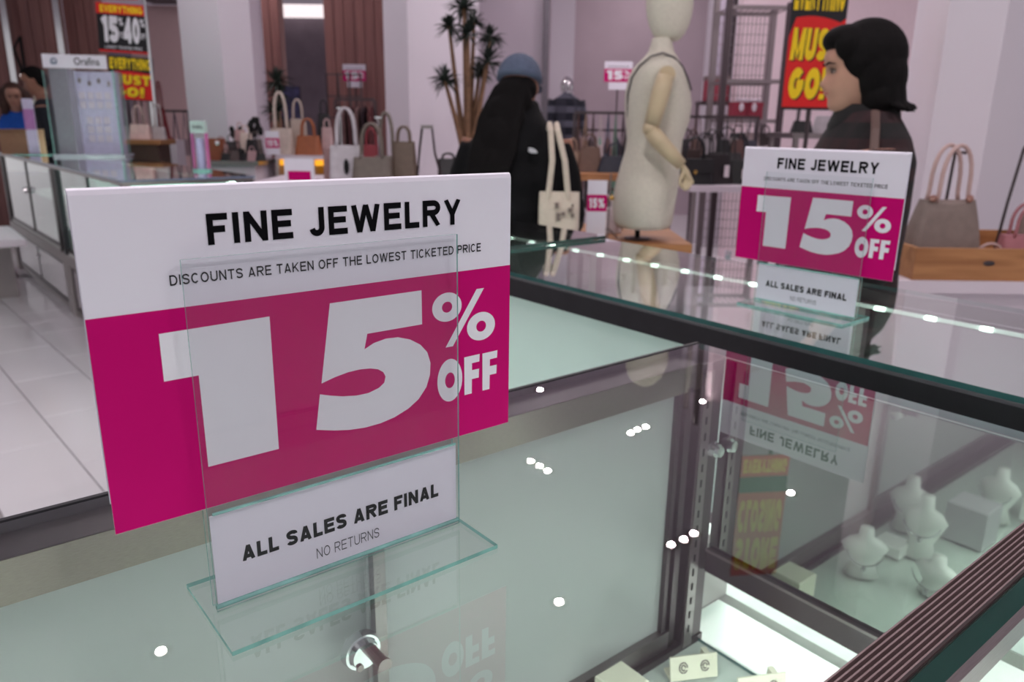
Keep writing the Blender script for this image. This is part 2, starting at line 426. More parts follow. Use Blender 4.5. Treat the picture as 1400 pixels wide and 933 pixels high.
# square columns (footprint corners, in right/away coordinates)
def column(name, pts, label):
    mb = MB(VF); mb.hprism(pts, FLOOR, CEIL - .01); o = struct(mb.build(name, M_col)); return o
def rr(px, d): return rz_(px, 165, d)[0]
column('wall_column_left', [(rr(258, 7.1), 7.1), (rr(311, 6.7), 6.7), (rr(352, 6.9), 6.9), (rr(368, 7.5), 7.5), (rr(300, 8.2), 8.2)], '')
column('wall_column_middle', [(rr(528, 7.2), 7.2), (rr(560, 6.8), 6.8), (rr(650, 7.0), 7.0), (rr(655, 8.4), 8.4), (rr(560, 8.4), 8.4)], '')
column('wall_column_right', [(rr(1232, 4.4), 4.4), (rr(1274, 3.95), 3.95), (rr(1352, 3.8), 3.8), (rr(1520, 4.6), 4.6), (rr(1380, 6.0), 6.0), (rr(1260, 5.6), 5.6)], '')
vwall('wall_mid_bay', 650, 742, 9.0, M_col)
mb = MB(VF); mb.box(rr(741, 8.8), rr(748, 8.8), 8.8, 9.05, FLOOR, CEIL - .01); struct(mb.build('trim_5', mat('shadow_gap_metal', (110, 104, 112), .4, .6)))
vwall('wall_mid_return', 750, 782, 10.5, M_col)
vwall('wall_right_bay', 962, 1010, 9.0, M_col)
mb = MB(VF)
for k in range(26):
    r = rr(655, 8.98) + k * .028; mb.box(r, r + .004, 8.97, 8.99, 1.4, CEIL - .02)
for k in range(60): mb.box(rr(655, 8.98), rr(655, 8.98) + .72, 8.975, 8.985, 1.4 + k * .036, 1.404 + k * .036)
o = tag(mb.build('wire_grid_panel', M_wall), 'fine white wire grid panel on wall behind tall plant', 'panel')
vwall('wall_niche', 1004, 1235, 8.0, mat('lit_niche_wall', (236, 214, 222), .6, var=.02))
# recessed downlights in threes
LREF = [(-4.85, 4.15), (-4.73, 4.15), (-4.61, 4.14), (-4.76, 5.36), (-4.78, 5.48), (-4.78, 5.60), (-3.12, 2.93), (-3.18, 5.48), (-3.07, 5.47),
        (-1.82, 6.74), (-3.14, 4.04), (-3.13, 4.17), (-3.14, 4.30), (-6.27, 5.48), (-4.90, 6.66), (-4.16, .81), (-12.77, 11.43), (-12.5, 11.2), (-12.06, 10.86),
        (-11.83, 11.66), (-11.5, 11.5), (-10.7, 11.08), (-1.2, .9), (-1.0, .9), (.6, 2.6), (.8, 2.6), (-6.5, 1.8), (-6.5, 1.95), (-8.6, 3.2), (-8.6, 3.4),
        (-.2, -1.4), (-2.4, -1.0), (1.2, .2), (-7.4, 8.2), (-7.2, 8.2), (-1.8, 9.5), (-1.6, 9.5), (-9.6, 5.6), (-9.4, 5.6), (.5, 5.2)]
for px, py in ((214, 5), (195, 12), (203, 13), (208, 13), (248, 2), (388, 16), (394, 17), (424, 12)):
    p = on_z(px, py, CEIL); LREF.append((p.x, p.y))
lens_me = trim_me = None
for i, (x, y) in enumerate(LREF):
    t = thing('ceiling_downlight', 'small round recessed downlight set in the pale ceiling', 'light', (x, y, CEIL), 0, 'recessed ceiling downlights')
    if lens_me is None:
        mb = MB(); mb.lathe([(.062, 0), (.062, -.006), (.04, -.006), (.036, 0)], n=20); mb.M = ID
        o = mb.build('trim_ring', M_steel); o.parent = t; trim_me = o.data
        mb = MB(); mb.lathe([(.026, -.001), (.026, -.004)], n=20)
        o = mb.build('lens', mat('lamp_lens', (255, 255, 255), .5, emit=(255, 222, 224), es=60.0)); o.parent = t; lens_me = o.data
    else:
        for nm, me in (('trim_ring', trim_me), ('lens', lens_me)):
            o = bpy.data.objects.new(nm, me); COL.objects.link(o); o.parent = t
    ld = bpy.data.lights.new('downlight_beam', 'AREA'); ld.shape = 'DISK'; ld.size = .045; ld.energy = LAMP_W * (.55 if i < 15 else (1.9 if i in (22, 23, 24, 25, 30, 31, 32) else 1.0)); ld.color = (1.0, .92, .94)
    lo = bpy.data.objects.new('downlight_beam', ld); COL.objects.link(lo); lo.parent = t; lo.location = (0, 0, -.012)

# ================================================================== NEAR DISPLAY CASE
def pane(mb, x0, x1, y0, y1, z0, z1, axis):
    """thin pane: broad faces material 0, edges material 1"""
    before = set(mb.bm.faces)
    mb.box(x0, x1, y0, y1, z0, z1)
    for f in mb.bm.faces:
        if f in before: continue
        f.normal_update()
        nl = mb.M.to_3x3().inverted() @ f.normal
        f.material_index = 0 if abs(nl[axis]) > .9 else 1
    return mb
def strip_light(parent, p0, p1, w, watts, rot, col=(.93, 1, .96)):
    ld = bpy.data.lights.new('strip_light_glow', 'AREA'); ld.shape = 'RECTANGLE'
    L_ = (Vector(p1) - Vector(p0)); ld.size = L_.length; ld.size_y = w; ld.energy = watts; ld.color = col
    o = bpy.data.objects.new('strip_light_glow', ld); COL.objects.link(o)
    mid = (Vector(p0) + Vector(p1)) / 2
    o.matrix_world = Matrix.Translation(mid) @ rot
    mw = PM[parent].inverted() @ o.matrix_world
    o.parent = parent; o.matrix_parent_inverse = ID; o.matrix_basis = mw
    return o

c1 = thing('display_case', 'nearest glass-topped steel jewelry case under the large sale sign', 'display case', (-.4, .25, FLOOR), 0)
Y0, Y1 = -.5, .866
MB().box(-.645, -.13, Y0, Y1 + .1, FLOOR, .487).build('cabinet_base', M_cab, c1)
MB().box(-.645, -.13, Y0, .965, .487, .505).build('deck', M_deck, c1)
pane(MB(), -.60, -.15, Y0 + .01, .852, .5052, .5105, 2).build('shelf_glass', [M_glass, M_glasse], c1)
mb = pane(MB(), -.651, -.17, Y0, Y1, .952, .960, 2)
for f in mb.bm.faces:
    f.normal_update()
    if f.normal.x < -.9: f.material_index = 2
mb.build('glass_top', [M_glass, M_glasse, M_rail], c1)
# rear rail
MB().box(-.650, -.6075, Y0, Y1, .917, .951).build('rear_rail', M_steeld, c1)
M_brush = mat('bright_brushed_steel', (158, 152, 140), .31, 1.0, var=.12, scale=60, stretch=(3, 3, 40))
_b = M_brush.node_tree.nodes['Principled BSDF']; _b.inputs['Anisotropic'].default_value = 1.0
_t = M_brush.node_tree.nodes.new('ShaderNodeCombineXYZ'); _t.inputs[2].default_value = 1.0
M_brush.node_tree.links.new(_t.outputs[0], _b.inputs['Tangent'])
MB().box(-.6075, -.6060, Y0, Y1, .915, .951).build('rear_rail_face', M_brush, c1)
MB().box(-.656, -.6515, Y0, Y1, .90, .961).build('rear_gasket', M_rail, c1)
MB().box(-.645, -.598, Y0, .86, .505, .517).build('bottom_track', M_steeld, c1)
# sliding doors
dA = MB(); dA.box(-.624, -.618, .316, .812, .53, .925); dA = dA.build('sliding_door', M_frost, c1)
mb = MB(); mb.box(-.627, -.606, .33, .79, .517, .545); mb.build('door_rail', M_steel, dA)
mb = MB(); mb.box(-.627, -.610, .778, .786, .517, .92); mb.box(-.627, -.606, .79, .802, .517, .92); mb.build('door_stile', M_steeld, dA)
mb = MB(); mb.box(-.616, -.606, .317, .330, .517, .918); mb.build('door_stile', M_steel, dA)
dB = MB().box(-.638, -.632, Y0, .33, .53, .925).build('sliding_door', M_frost, c1)
mb = MB(); mb.box(-.641, -.627, Y0, .314, .517, .545); mb.build('door_rail', M_steel, dB)
# post with slotted standard
post = MB().box(-.642, -.600, .812, .857, .505, .951).build('corner_post', M_steeld, c1)
mb = MB(); mb.box(-.600, -.597, .815, .834, .51, .94); mb.build('slotted_standard', M_steel, post)
mb = MB()
for k in range(16): mb.box(-.5975, -.5964, .822, .8255, .535 + k * .0235, .546 + k * .0235)
mb.build('standard_slots', M_slot, post)
# lock
lk = MB(); lk.cyl((-.606, .298, .748), (-.598, .298, .748), .021, .019, 28); lk.cyl((-.598, .298, .748), (-.592, .298, .748), .0165, .014, 28)
lk = lk.build('lock', M_chrome, c1, smooth=False)
mb = MB(); mb.cyl((-.592, .303, .752), (-.566, .303, .752), .0065, .0065, 16); mb.cyl((-.566, .303, .752), (-.563, .303, .752), .0075, .0075, 16); mb.cyl((-.592, .29, .738), (-.590, .29, .738), .004, .004, 12)
mb.build('lock_plunger', M_steel, lk)
# shelf bracket button near the post
mb = MB(); mb.lathe([(.004, 0), (.013, .001), (.015, .006), (.012, .012), (.006, .014)], n=20)
mb = MB(); mb.cyl((-.597, .843, .823), (-.588, .843, .823), .012, .010, 20); mb.cyl((-.588, .843, .823), (-.582, .843, .823), .006, .008, 16)
mb.build('shelf_clip', M_chrome, c1)
# mirrored end panel
mb = MB(); mb.box(-.598, -.160, .858, .862, .662, .951); mb.build('end_mirror', M_mir, c1)
mb = MB(); mb.box(-.598, -.150, .852, .866, .626, .663); mb.build('end_bar', M_steeld, c1)
mb = MB(); mb.box(-.598, -.150, .850, .853, .659, .663); mb.build('end_bar_lip', M_steel, c1)
# ribbed front track
tr = MB().box(-.171, -.143, Y0, Y1, .945, .9595).build('front_track', M_ribd, c1)
for k in range(8):
    x = -.1700 + k * .00345
    mb = MB(); mb.loft([[(x, y, .959), (x + .0021, y, .959), (x + .0016, y, .9625), (x + .0005, y, .9625)] for y in (Y0, Y1)]); mb.build('rib', M_rib, tr)
pane(MB(), -.1425, -.1285, Y0, Y1, .505, .958, 0).build('front_glass', [M_glass, M_glassd], c1)
MB().box(-.1285, -.1235, Y0, Y1, .944, .961).build('front_trim', M_steel, c1)
MB().box(-.1275, -.1245, Y0, Y1, .505, .52).build('front_sill', M_steel, c1)
MB().box(-.64, -.13, Y0 - .02, Y0, .505, .95).build('end_panel', M_cab, c1)
ls = MB()
ls.box(-.1705, -.150, Y0 + .02, .85, .9385, .9449); ls = ls.build('light_strip', M_rail, c1)
mb = MB()
for k in range(24): y = Y0 + .05 + k * .055; mb.box(-.1600, -.1555, y, y + .009, .9374, .9384)
mb.build('light_spots', M_led, ls)['kind'] = 'stuff'
strip_light(c1, (-.160, Y0 + .05, .936), (-.160, .84, .936), .010, CASE_W * 1.5, Matrix.Rotation(math.radians(90), 4, 'Z') @ Matrix.Rotation(math.radians(-35), 4, 'X'))

# little display stands inside the near case
def riser(x, y, sx, sy, h, z, label, m=M_deck, rz=0.0, cat='riser', name='display_block', g='jewelry blocks in the near case'):
    t = thing(name, label, cat, (x, y, z), rz, g)
    mb = MB(LM(t)); b = .002
    mb.loft([[(-sx / 2, -sy / 2, 0), (sx / 2, -sy / 2, 0), (sx / 2, sy / 2, 0), (-sx / 2, sy / 2, 0)], [(-sx / 2, -sy / 2, h - b), (sx / 2, -sy / 2, h - b), (sx / 2, sy / 2, h - b), (-sx / 2, sy / 2, h - b)], [(-sx / 2 + b, -sy / 2 + b, h), (sx / 2 - b, -sy / 2 + b, h), (sx / 2 - b, sy / 2 - b, h), (-sx / 2 + b, sy / 2 - b, h)]])
    mb.build('block', m, t); return t
SZ = .5108
riser(-.572, .655, .05, .05, .045, SZ, 'cream square jewelry block beside the frosted sliding door', M_cream)
def earring_stand(x, y, rz, label):
    t = thing('earring_stand', label, 'jewelry stand', (x, y, SZ), rz, 'small leaning card stands')
    mb = MB(LM(t)); T = Matrix.Rotation(math.radians(-14), 4, 'X')
    mb.box(-.035, .035, -.0015, .0015, .0, .034, tilt=T); f = mb.build('card', M_cream, t)
    mb = MB(LM(t)); mb.box(-.035, -.027, 0, .024, 0, .004); mb.box(.027, .035, 0, .024, 0, .004); mb.box(.020, .028, .004, .028, .0, .028); mb.build('foot', M_cream, t)
    for s in (-.016, .016):
        mb = MB(LM(t)); 
        mb.tube([T @ Vector((s + .006 * math.cos(a), -.0025, .018 + .0075 * math.sin(a))) for a in [k * math.pi / 6 for k in range(12)]], .0007, 6)
        mb.tube([T @ Vector((s + .003 * math.cos(a), -.0025, .018 + .004 * math.sin(a))) for a in [k * math.pi / 4 for k in range(8)]], .0007, 6)
        mb.build('earring', M_steeld, t)
    return t
earring_stand(-.545, .775, math.radians(62), 'cream leaning card with two round earrings near corner post')
earring_stand(-.462, .815, math.radians(62), 'cream leaning card cut by lower frame edge below the mirror')
# pieces further back in the case, seen in its mirrored end
BL = ['tallest grey velvet block', 'small low white block', 'large grey velvet block', 'flat white slab', 'white block nearest the lower frame', 'flat slab by the ribbed track']
for i, (x, y, s, h) in enumerate(((-.47, .22, .07, .075), (-.36, .30, .06, .05), (-.25, .14, .07, .09), (-.54, .38, .05, .02), (-.40, .02, .08, .06), (-.27, .38, .06, .035))):
    riser(x, y, s, s, h, SZ, BL[i] + ' seen in the case end mirror', mat('grey_velvet', (176, 176, 178), .7) if i in (0, 2) else M_deck)
def bust(x, y, h, rz, nm='small'):
    t = thing('necklace_bust', nm + ' pale necklace bust seen in the case end mirror', 'jewelry stand', (x, y, SZ), rz, 'necklace busts in the near case')
    mb = MB(LM(t))
    rings = []
    for z, w, d in ((0, .028, .018), (.25, .020, .010), (.45, .030, .014), (.62, .038, .018), (.74, .028, .013), (.8, .013, .011), (1, .011, .010)):
        rings.append([(w * math.cos(a), d * math.sin(a) - z * .0, z * h) for a in [k * math.pi / 8 for k in range(16)]])
    mb.loft(rings); mb.build('form', M_deck, t, smooth=True)
    mb = MB(LM(t)); mb.tube([(.03 * math.sin(a), -.0225 - .002 * math.cos(a), h * .66 - .03 * math.cos(a)) for a in [-1.4 + k * .2 for k in range(15)]], .0012, 6); mb.ell((0, -.026, h * .66 - .035), (.004, .003, .005), 8, 6)
    mb.build('necklace', M_chrome, t)
for x, y, h, a, nm in ((-.535, .50, .09, 2.6, 'leftmost small'), (-.50, .36, .12, 2.9, 'tall second'), (-.43, .46, .07, 3.3, 'shortest front'), (-.56, .28, .11, 2.7, 'rear left'), (-.345, .20, .09, 3.0, 'middle right'), (-.30, .06, .12, 3.1, 'far right tall'), (-.47, .10, .11, 3.2, 'rear middle')): bust(x, y, h, a, nm)

# ================================================================== SECOND CASE (behind, at right angles)
c2 = thing('display_case', 'dark-railed glass counter carrying the smaller sale sign', 'display case', (-1.2, 1.23, FLOOR), 0)
X0, X1 = -3.1, .25
MB().box(X0, X1, 1.0, 1.47, FLOOR, .487).build('cabinet_base', M_cab, c2)
MB().box(X0, X1, .985, 1.485, .487, .507).build('deck', mat('case_deck_soft', (206, 206, 202), .5), c2)
pane(MB(), -1.45, X1, .985, 1.49, .952, .960, 2).build('glass_top', [M_glass, M_glasse], c2)
pane(MB(), X0, -1.452, .985, 1.49, .9605, .9695, 2).build('glass_top', [M_glass, M_glassd], c2)
MB().box(-.66, -.645, .87, .985, .507, .625).build('side_wall', M_cab, c2)
MB().box(X0, X1, .972, .990, .914, .951).build('near_rail', M_rail, c2)
MB().box(X0, X1, 1.475, 1.489, .93, .951).build('far_rail', M_steeld, c2)
pane(MB(), X0, X1, 1.477, 1.483, .507, .930, 1).build('far_glass', [M_glass, M_glasse], c2)
for x0, x1, yy in ((-3.08, -2.3, .992), (-2.31, -1.5, 1.0), (-1.51, -.735, .992), (-.715, -.2, .992), (-.21, .24, 1.0)):
    zb_ = .62 if x0 > -.72 else .52
    dr = MB().box(x0, x1, yy, yy + .006, zb_, .916).build('sliding_door', mat('backlit_frosted_glass', (216, 224, 222), .25, var=.02, scale=2, spec=.4, trans=.48), c2)
    mb = MB(); mb.box(x0, x1, yy - .004, yy, zb_ - .003, zb_ + .015); mb.box(x1 - .012, x1, yy - .004, yy, zb_ + .015, .916); mb.build('door_frame', M_steel, dr)
MB().box(-.735, -.715, .978, 1.0, .507, .914).build('door_post', M_steeld, c2)
for i, x in enumerate((-2.3, -1.46, -.95, -.72, -.05)):
    MB().box(x - .012, x + .012, 1.455, 1.476, .507, .93).build('case_post', M_steel, c2)
ls = MB().box(X0 + .05, X1 - .05, 1.365, 1.385, .938, .948).build('light_strip', M_steeld, c2)
mb = MB()
for k in range(37): mb.box(X0 + .08 + k * .088, X0 + .08 + k * .088 + .018, 1.355, 1.3645, .941, .947)
mb.build('light_spots', mat('led_strip_bright', (255, 255, 255), .5, emit=(225, 255, 240), es=7.0), ls)['kind'] = 'stuff'
MB().box(X0 + .05, X1 - .05, 1.359, 1.365, .941, .947).build('light_channel', mat('led_channel', (230, 240, 235), .5, emit=(225, 255, 240), es=.55), ls)
strip_light(c2, (X0 + .1, 1.375, .9372), (X1 - .1, 1.375, .9372), .018, 30.0, Matrix.Rotation(math.radians(-12), 4, 'X'), col=(.80, 1, .92))
# trays on the second case deck
for i, x in enumerate((-2.2, -1.7, -1.3, -1.0, -.45)):
    t = thing('jewelry_tray', ['farthest left', 'second from left', 'middle', 'fourth from left', 'nearest right'][i] + ' pale jewelry tray inside the dark-railed case', 'tray', (x, 1.25, .5072), 0, 'trays inside the dark-railed case')
    mb = MB(LM(t)); mb.box(-.15, .15, -.1, .1, 0, .012); mb.build('base', M_deck, t)
    mb = MB(LM(t))
    for k in range(5): mb.box(-.13 + k * .055, -.10 + k * .055, -.08, .08, .012, .022)
    mb.build('ridges', M_cream, t)

# ================================================================== SALE SIGNS
FIVE = [(-4.0, 187), (63.3, 187), (63.3, 163.2), (21.2, 163.2), (18.7, 153.1), (25.7, 156.2), (34.8, 157.7), (44.1, 157.1), (53.4, 154.0), (61.6, 148.9), (67.1, 142.4), (69.5, 134.4), (68.9, 125.6), (65.8, 117.2), (59.2, 109.6), (50.7, 104.4), (39.5, 100.6), (28.6, 98.8), (16.8, 98.5), (5.3, 99.7), (-5.7, 102.0), (-18.0, 105.5), (-14.1, 128.9), (-6.8, 126.4), (1.6, 124.1), (11.5, 122.5), (20.4, 122.4), (28.3, 124.4), (32.4, 127.2), (33.6, 131.3), (32.0, 134.7), (28.2, 137.5), (22.4, 139.2), (14.8, 140.0), (6.1, 139.7), (-3.7, 138.1), (-12.6, 135.8)]
ONE = [(-105.5, 183.5), (-43, 184.3), (-43.4, 99.0), (-86.7, 99.0), (-86.8, 156), (-105.6, 156)]
SLASH = [(109.5, 182.2), (116.1, 182.2), (88.6, 143.2), (82.3, 143.2)]
F1 = [(98.4, 133), (112.3, 133.2), (112.0, 127.5), (105.3, 127.3), (105.3, 122), (111.8, 122), (111.5, 115.1), (105.2, 115.1), (105.0, 104), (98.5, 104)]
F2 = [(x + 16.4, z) for x, z in F1]
def P(pts): return [(x / 1000, z / 1000) for x, z in pts]
def sale_sign(x, y, rz, where):
    """11 inch printed card, holder and lower insert as three separate things; frame: x reads right, -y faces the reader"""
    h = thing('sign_holder', 'clear acrylic T-shaped sign holder ' + where[0], 'sign holder', (x, y, .9603), rz, 'acrylic counter sign holders')
    W = .091
    mb = MB(LM(h)); pane(mb, -W, W, -.0048, -.0033, .003, .2630 - .040, 1); mb.build('front_sheet', [M_acr, M_acre], h)
    mb = MB(LM(h)); pane(mb, -W, W, .0035, .0050, .003, .2630 - .040, 1); mb.build('back_sheet', [M_acr, M_acre], h)
    mb = MB(LM(h)); pane(mb, -W - .006, W + .004, -.047, .038, 0, .003, 2); mb.build('base_plate', [M_acr, M_acre], h)
    mb = MB(LM(h)); mb.tube([(-W, -.0028, .0055), (W, -.0028, .0055)], .0016, 8); mb.build('glue_bead', M_acre, h)
    s = thing('sale_sign', 'magenta and white fifteen percent off card ' + where[1], 'sign', (x, y, 1.032), rz, 'fifteen percent off counter signs')
    S = LM(s) @ Matrix.Translation((0, 0, -.072))
    # folded sheet: front leaf, rounded fold at the top, back leaf
    mb = MB(S); prof = [(.0008, .0735), (.0008, .255), (.0002, .2595), (-.0012, .2615), (-.0026, .2605), (-.0030, .2575)]
    nx = 24
    fr = []
    for k in range(nx + 1):
        u = -.140 + .280 * k / nx
        fr.append([(u, dy_, z_) for dy_, z_ in prof])
    fr2 = [[(p[0], p[1] + .0003, p[2]) for p in r] for r in fr]
    front = [(-.0012, .0725 ), (-.0012, .2595), (-.0004, .2620), (.0012, .2630), (.0024, .2618), (.0026, .2590), (.0026, .09)]
    back = [(.0023, .09), (.0023, .2588), (.0020, .2606), (.0012, .2618), (.0002, .2610), (-.0008, .2590), (-.0008, .0725)]
    ringp = front + back
    mb.loft([[(-.140 + .280 * k / nx, a, b) for a, b in ringp] for k in range(nx + 1)])
    mb.build('card', M_paper, s)
    def pr(name, m, fn, lab=None):
        q = MB(S); fn(q); o = q.build(name, m, s, recalc=False)
        if lab: o['label'] = lab
        return o
    pr('colour_panel', M_pink, lambda q: q.poly([(-.140, -.00135, .0727), (.140, -.00135, .0727), (.140, -.00135, .1965), (-.140, -.00135, .1965)]), 'solid magenta printed field')
    def nums(q):
        for pts in (ONE, FIVE, SLASH, F1, F2): q.poly([(a, -.0015, b) for a, b in P(pts)])
        q.ring((.0840, .1724), (.0124, .0104), (.0043, .0039), -.0015, sk=-.0)
        q.ring((.1136, .1541), (.0127, .0106), (.0044, .0041), -.0015)
        q.ring((.0858, .1181), (.0108, .0161), (.0042, .0059), -.0015)
    pr('numerals', M_white, nums, 'white 15% OFF lettering')
    pr('headline', M_ink, lambda q: lettering(q, 'FINE JEWELRY', -.0745, .096, .2295, .2468, -.0015, .215, .17), 'black FINE JEWELRY lettering')
    pr('fine_print', M_ink, lambda q: lettering(q, 'DISCOUNTS ARE TAKEN OFF THE LOWEST TICKETED PRICE', -.0968, .1130, .2092, .2150, -.0015, .15, .2), 'small black line of terms')
    i = thing('insert_card', 'white all sales are final card ' + where[2], 'card', (x, y, .9640), rz, 'final sale cards in the holders')
    S2 = LM(i) @ Matrix.Translation((0, 0, -.004))
    mb = MB(S2); mb.box(-.0895, .0895, -.0026, -.0021, .004, .0675); mb.build('card', M_paper, i)
    q = MB(S2); lettering(q, 'ALL SALES ARE FINAL', -.0725, .0735, .0307, .0414, -.00275, .25, .13); q.build('headline', M_ink, i, recalc=False)
    q = MB(S2); lettering(q, 'NO RETURNS', -.0235, .0235, .0145, .0220, -.00275, .10, .2); q.build('fine_print', M_ink2, i, recalc=False)
    mb = MB(S2); mb.tube([(-.088, -.0040, .0690), (.088, -.0040, .0690)], [.0010, .0010], 8); mb.build('sleeve_edge', M_acre, i)
sale_sign(-.4385, .210, math.radians(90), ('standing on the nearest glass counter top', 'filling the foreground on the nearest counter', 'low in the foreground sign holder'))
sale_sign(-.673, 1.167, math.radians(0.6), ('standing on the dark-railed rear counter', 'smaller one before the woman in plaid', 'low in the rear counter sign holder'))

#@@MORE@@
# ================================================================== THIRD COUNTER (far left)
C3 = Matrix.Translation((-4.35, .945, 0)) @ Matrix.Rotation(math.radians(1.3), 4, 'Z')
c3 = thing('display_case', 'long lit glass counter at left with lower cupboards', 'display case', (-5.4, 1.1, FLOOR), math.radians(1.3))
D3 = .66
T3 = .955
def b3(name, m, *boxes, parent=None):
    mb = MB(C3)
    for b in boxes: mb.box(*b)
    return mb.build(name, m, parent or c3)
pane(MB(C3), -3.95, .05, -.015, D3 + .02, T3 - .010, T3, 2).build('glass_top', [M_glass, mat('blue_glass_edge', (120, 134, 158), .2)], c3)
b3('top_rail', M_steel, (-3.95, .04, -.008, .008, T3 - .030, T3 - .0105), (-3.95, .04, D3, D3 + .014, T3 - .03, T3 - .0105), (.024, .04, .008, D3, T3 - .03, T3 - .0105))
b3('deck', M_deck, (-3.93, .03, .0, D3, .355, .375))
b3('shelf', M_deck, (-3.9, 0, .15, D3 - .06, .62, .628))
for x0 in (-3.93, -1.78, -1.64, .0): b3('frame_post', M_steeld if x0 != -1.64 else M_rail, (x0, x0 + .055, -.012, .03, .357, T3 - .03))
for x0 in (-3.93, -1.76, .0): b3('cabinet_post', M_cab, (x0, x0 + (.17 if x0 == -1.76 else .05), -.010, .03, FLOOR, .284))
b3('frame_post', M_steeld, (.0, .04, D3 - .03, D3 + .01, .357, T3 - .03))
pane(MB(C3), .03, .036, .03, D3 - .03, .38, T3 - .03, 0).build('end_glass', [M_glass, M_glasse], c3)
M_f3 = mat('lit_frosted_back', (170, 212, 200), .4, var=.02, scale=2, trans=.35)
for k, (a, b, y) in enumerate(((-3.88, -2.80, .004), (-2.84, -1.78, .010), (-1.59, -.78, .004), (-.82, 0.0, .010))):
    mb = MB(C3); pane(mb, a, b, y, y + .006, .39, T3 - .032, 1); dr = mb.build('sliding_door', [glass('door_glass', (236, 246, 242), .04, haze=.30, hazec=(150, 196, 184)), M_glasse], c3)
    b3('door_rail', M_steeld, (a, b, y - .004, y + .010, .376, .398), parent=dr)
    b3('door_edge', M_steeld, (b - .012, b, y - .002, y + .008, .398, T3 - .032), parent=dr)
for xx in (-2.80, -.80):
    mb = MB(C3); mb.cyl((xx - .03, .0, .70), (xx - .03, -.03, .70), .024, .02, 16); mb.build('lock', M_chrome, c3)
b3('back_panel', M_f3, (-3.9, 0, D3 - .012, D3, .38, T3 - .03))
b3('middle_band', M_cab, (-3.95, .04, -.012, .04, .285, .355))
b3('plinth', M_cab, (-3.95, .04, .02, D3, FLOOR, -.035))
b3('lower_carcass', mat('pale_carcass', (200, 192, 196), .5), (-3.92, .03, .10, D3 - .01, -.035, .285))
for k, (a, b) in enumerate(((-3.86, -2.84), (-2.84, -1.80), (-1.58, -.80), (-.80, -.02))):
    dr = b3('cupboard_door', M_cab, (a, b, .012, .03, -.03, .275))
    b3('door_inset', mat('pale_inset', (222, 214, 220), .12, spec=.6), (a + .03, b - .03, .008, .012, .005, .250), parent=dr)
    b3('door_surround', M_steeld, (a, b, .004, .0078, -.03, -.004), (a, b, .004, .0078, .258, .275), (a, a + .018, .004, .0078, -.004, .258), parent=dr)
    mb = MB(C3); mb.cyl((b - .02 if k % 2 == 0 else a + .02, .006, .18), (b - .02 if k % 2 == 0 else a + .02, -.008, .18), .012, .010, 14); mb.build('cupboard_lock', M_chrome, dr)
ls = b3('light_strip', M_steeld, (-3.9, -.0, D3 - .06, D3 - .04, T3 - .045, T3 - .035))
mb = MB(C3)
for k in range(48): mb.box(-3.85 + k * .08, -3.80 + k * .08, D3 - .071, D3 - .0605, T3 - .045, T3 - .036)
mb.build('light_spots', MATS['led_strip_bright'], ls)['kind'] = 'stuff'
for xa, xb in ((-3.9, -2.0), (-1.9, 0)):
    strip_light(c3, C3 @ Vector((xa, D3 - .075, T3 - .05)), C3 @ Vector((xb, D3 - .075, T3 - .05)), .02, 15.0, Matrix.Rotation(math.radians(1.3), 4, 'Z') @ Matrix.Rotation(math.radians(-35), 4, 'X'))
# white bench in front of it
t = thing('side_bench', 'low white worktop joined to the far left counter', 'bench', (-6.7, .2, FLOOR))
MB().box(-7.2, -6.32, -.7, .72, .385, .43).build('worktop', M_wall, t)
MB().box(-7.15, -6.9, -.7, .68, FLOOR, .385).build('side_panel', M_cab, t)
MB().box(-6.42, -6.36, -.7, -.62, FLOOR, .385).build('leg', M_cab, t)

# ---- things on the third counter
def c3w(x, y): return C3 @ Vector((x, y, T3 + .001))
p = on_z(129, 214, T3)
t = thing('earring_tower', 'tall grey acrylic earring tower with lettered white header', 'display stand', (p.x, p.y, T3 + .001), YAW + .22)
Q = LM(t); w = .235; H = .66
M_gacr = mat('grey_acrylic', (150, 150, 160), .25, var=.05)
M_ecard = mat('pale_earring_card', (214, 208, 222), .5, var=.03)
mb = MB(Q); mb.box(-w - .02, w + .03, -.14, .14, 0, .02); mb.build('base', mat('clear_grey_base', (168, 172, 182), .12), t)
mb = MB(Q); mb.hprism([(-w, -.04), (-w + .15, -.12), (-w + .15, .12), (-w, .12)], .02, H); mb.build('side_tower', M_gacr, t)
mb = MB(Q); mb.box(-w + .15, w, .06, .08, .02, H - .01); back = mb.build('back_panel', mat('lilac_back_panel', (206, 206, 232), .3), t)
mb = MB(Q); pane(mb, w, w + .012, -.12, .12, .02, H - .01, 0); mb.build('clear_side', [M_acr, M_acre], t)
mb = MB(Q); pane(mb, -w - .025, -w - .018, -.10, .10, .02, H - .02, 0); mb.build('clear_side', [M_acr, M_acre], t)
mb = MB(Q); mb.box(-w - .005, w - .03, -.13, -.11, H, H + .10); hd = mb.build('header', M_paper, t)
q = MB(Q); q.text('Orafina', -.02, .16, H + .025, H + .08, -.1315, .01); q.build('lettering', M_ink2, hd, recalc=False)
q = MB(Q); q.ring((-.16, H + .05), (.024, .024), (.014, .014), -.1315, 20)
for k in range(5): q.box(-.182 + k * .009, -.178 + k * .009, -.132, -.1315, H + .028, H + .045 + .006 * (k % 3))
q.build('emblem', mat('slate_blue_print', (92, 110, 140), .5), hd, recalc=False)
for rz0, cols, n0 in ((.44, 4, 0), (.37, 4, 0), (.25, 3, 1), (.18, 3, 1), (.11, 3, 1)):
    for k in range(cols):
        x = -w + .19 + k * .062 + n0 * .035
        mb = MB(Q); mb.box(x - .022, x + .022, .046, .060, rz0, rz0 + .055); cd = mb.build('earring_card', M_ecard, back)
for k, x in enumerate((-.05, .02, .09, .16)):
    mb = MB(Q); mb.ell((x, .05, .58 - .02 * (k % 2)), (.012, .006, .02), 8, 6); mb.build('earring', M_steel, back)
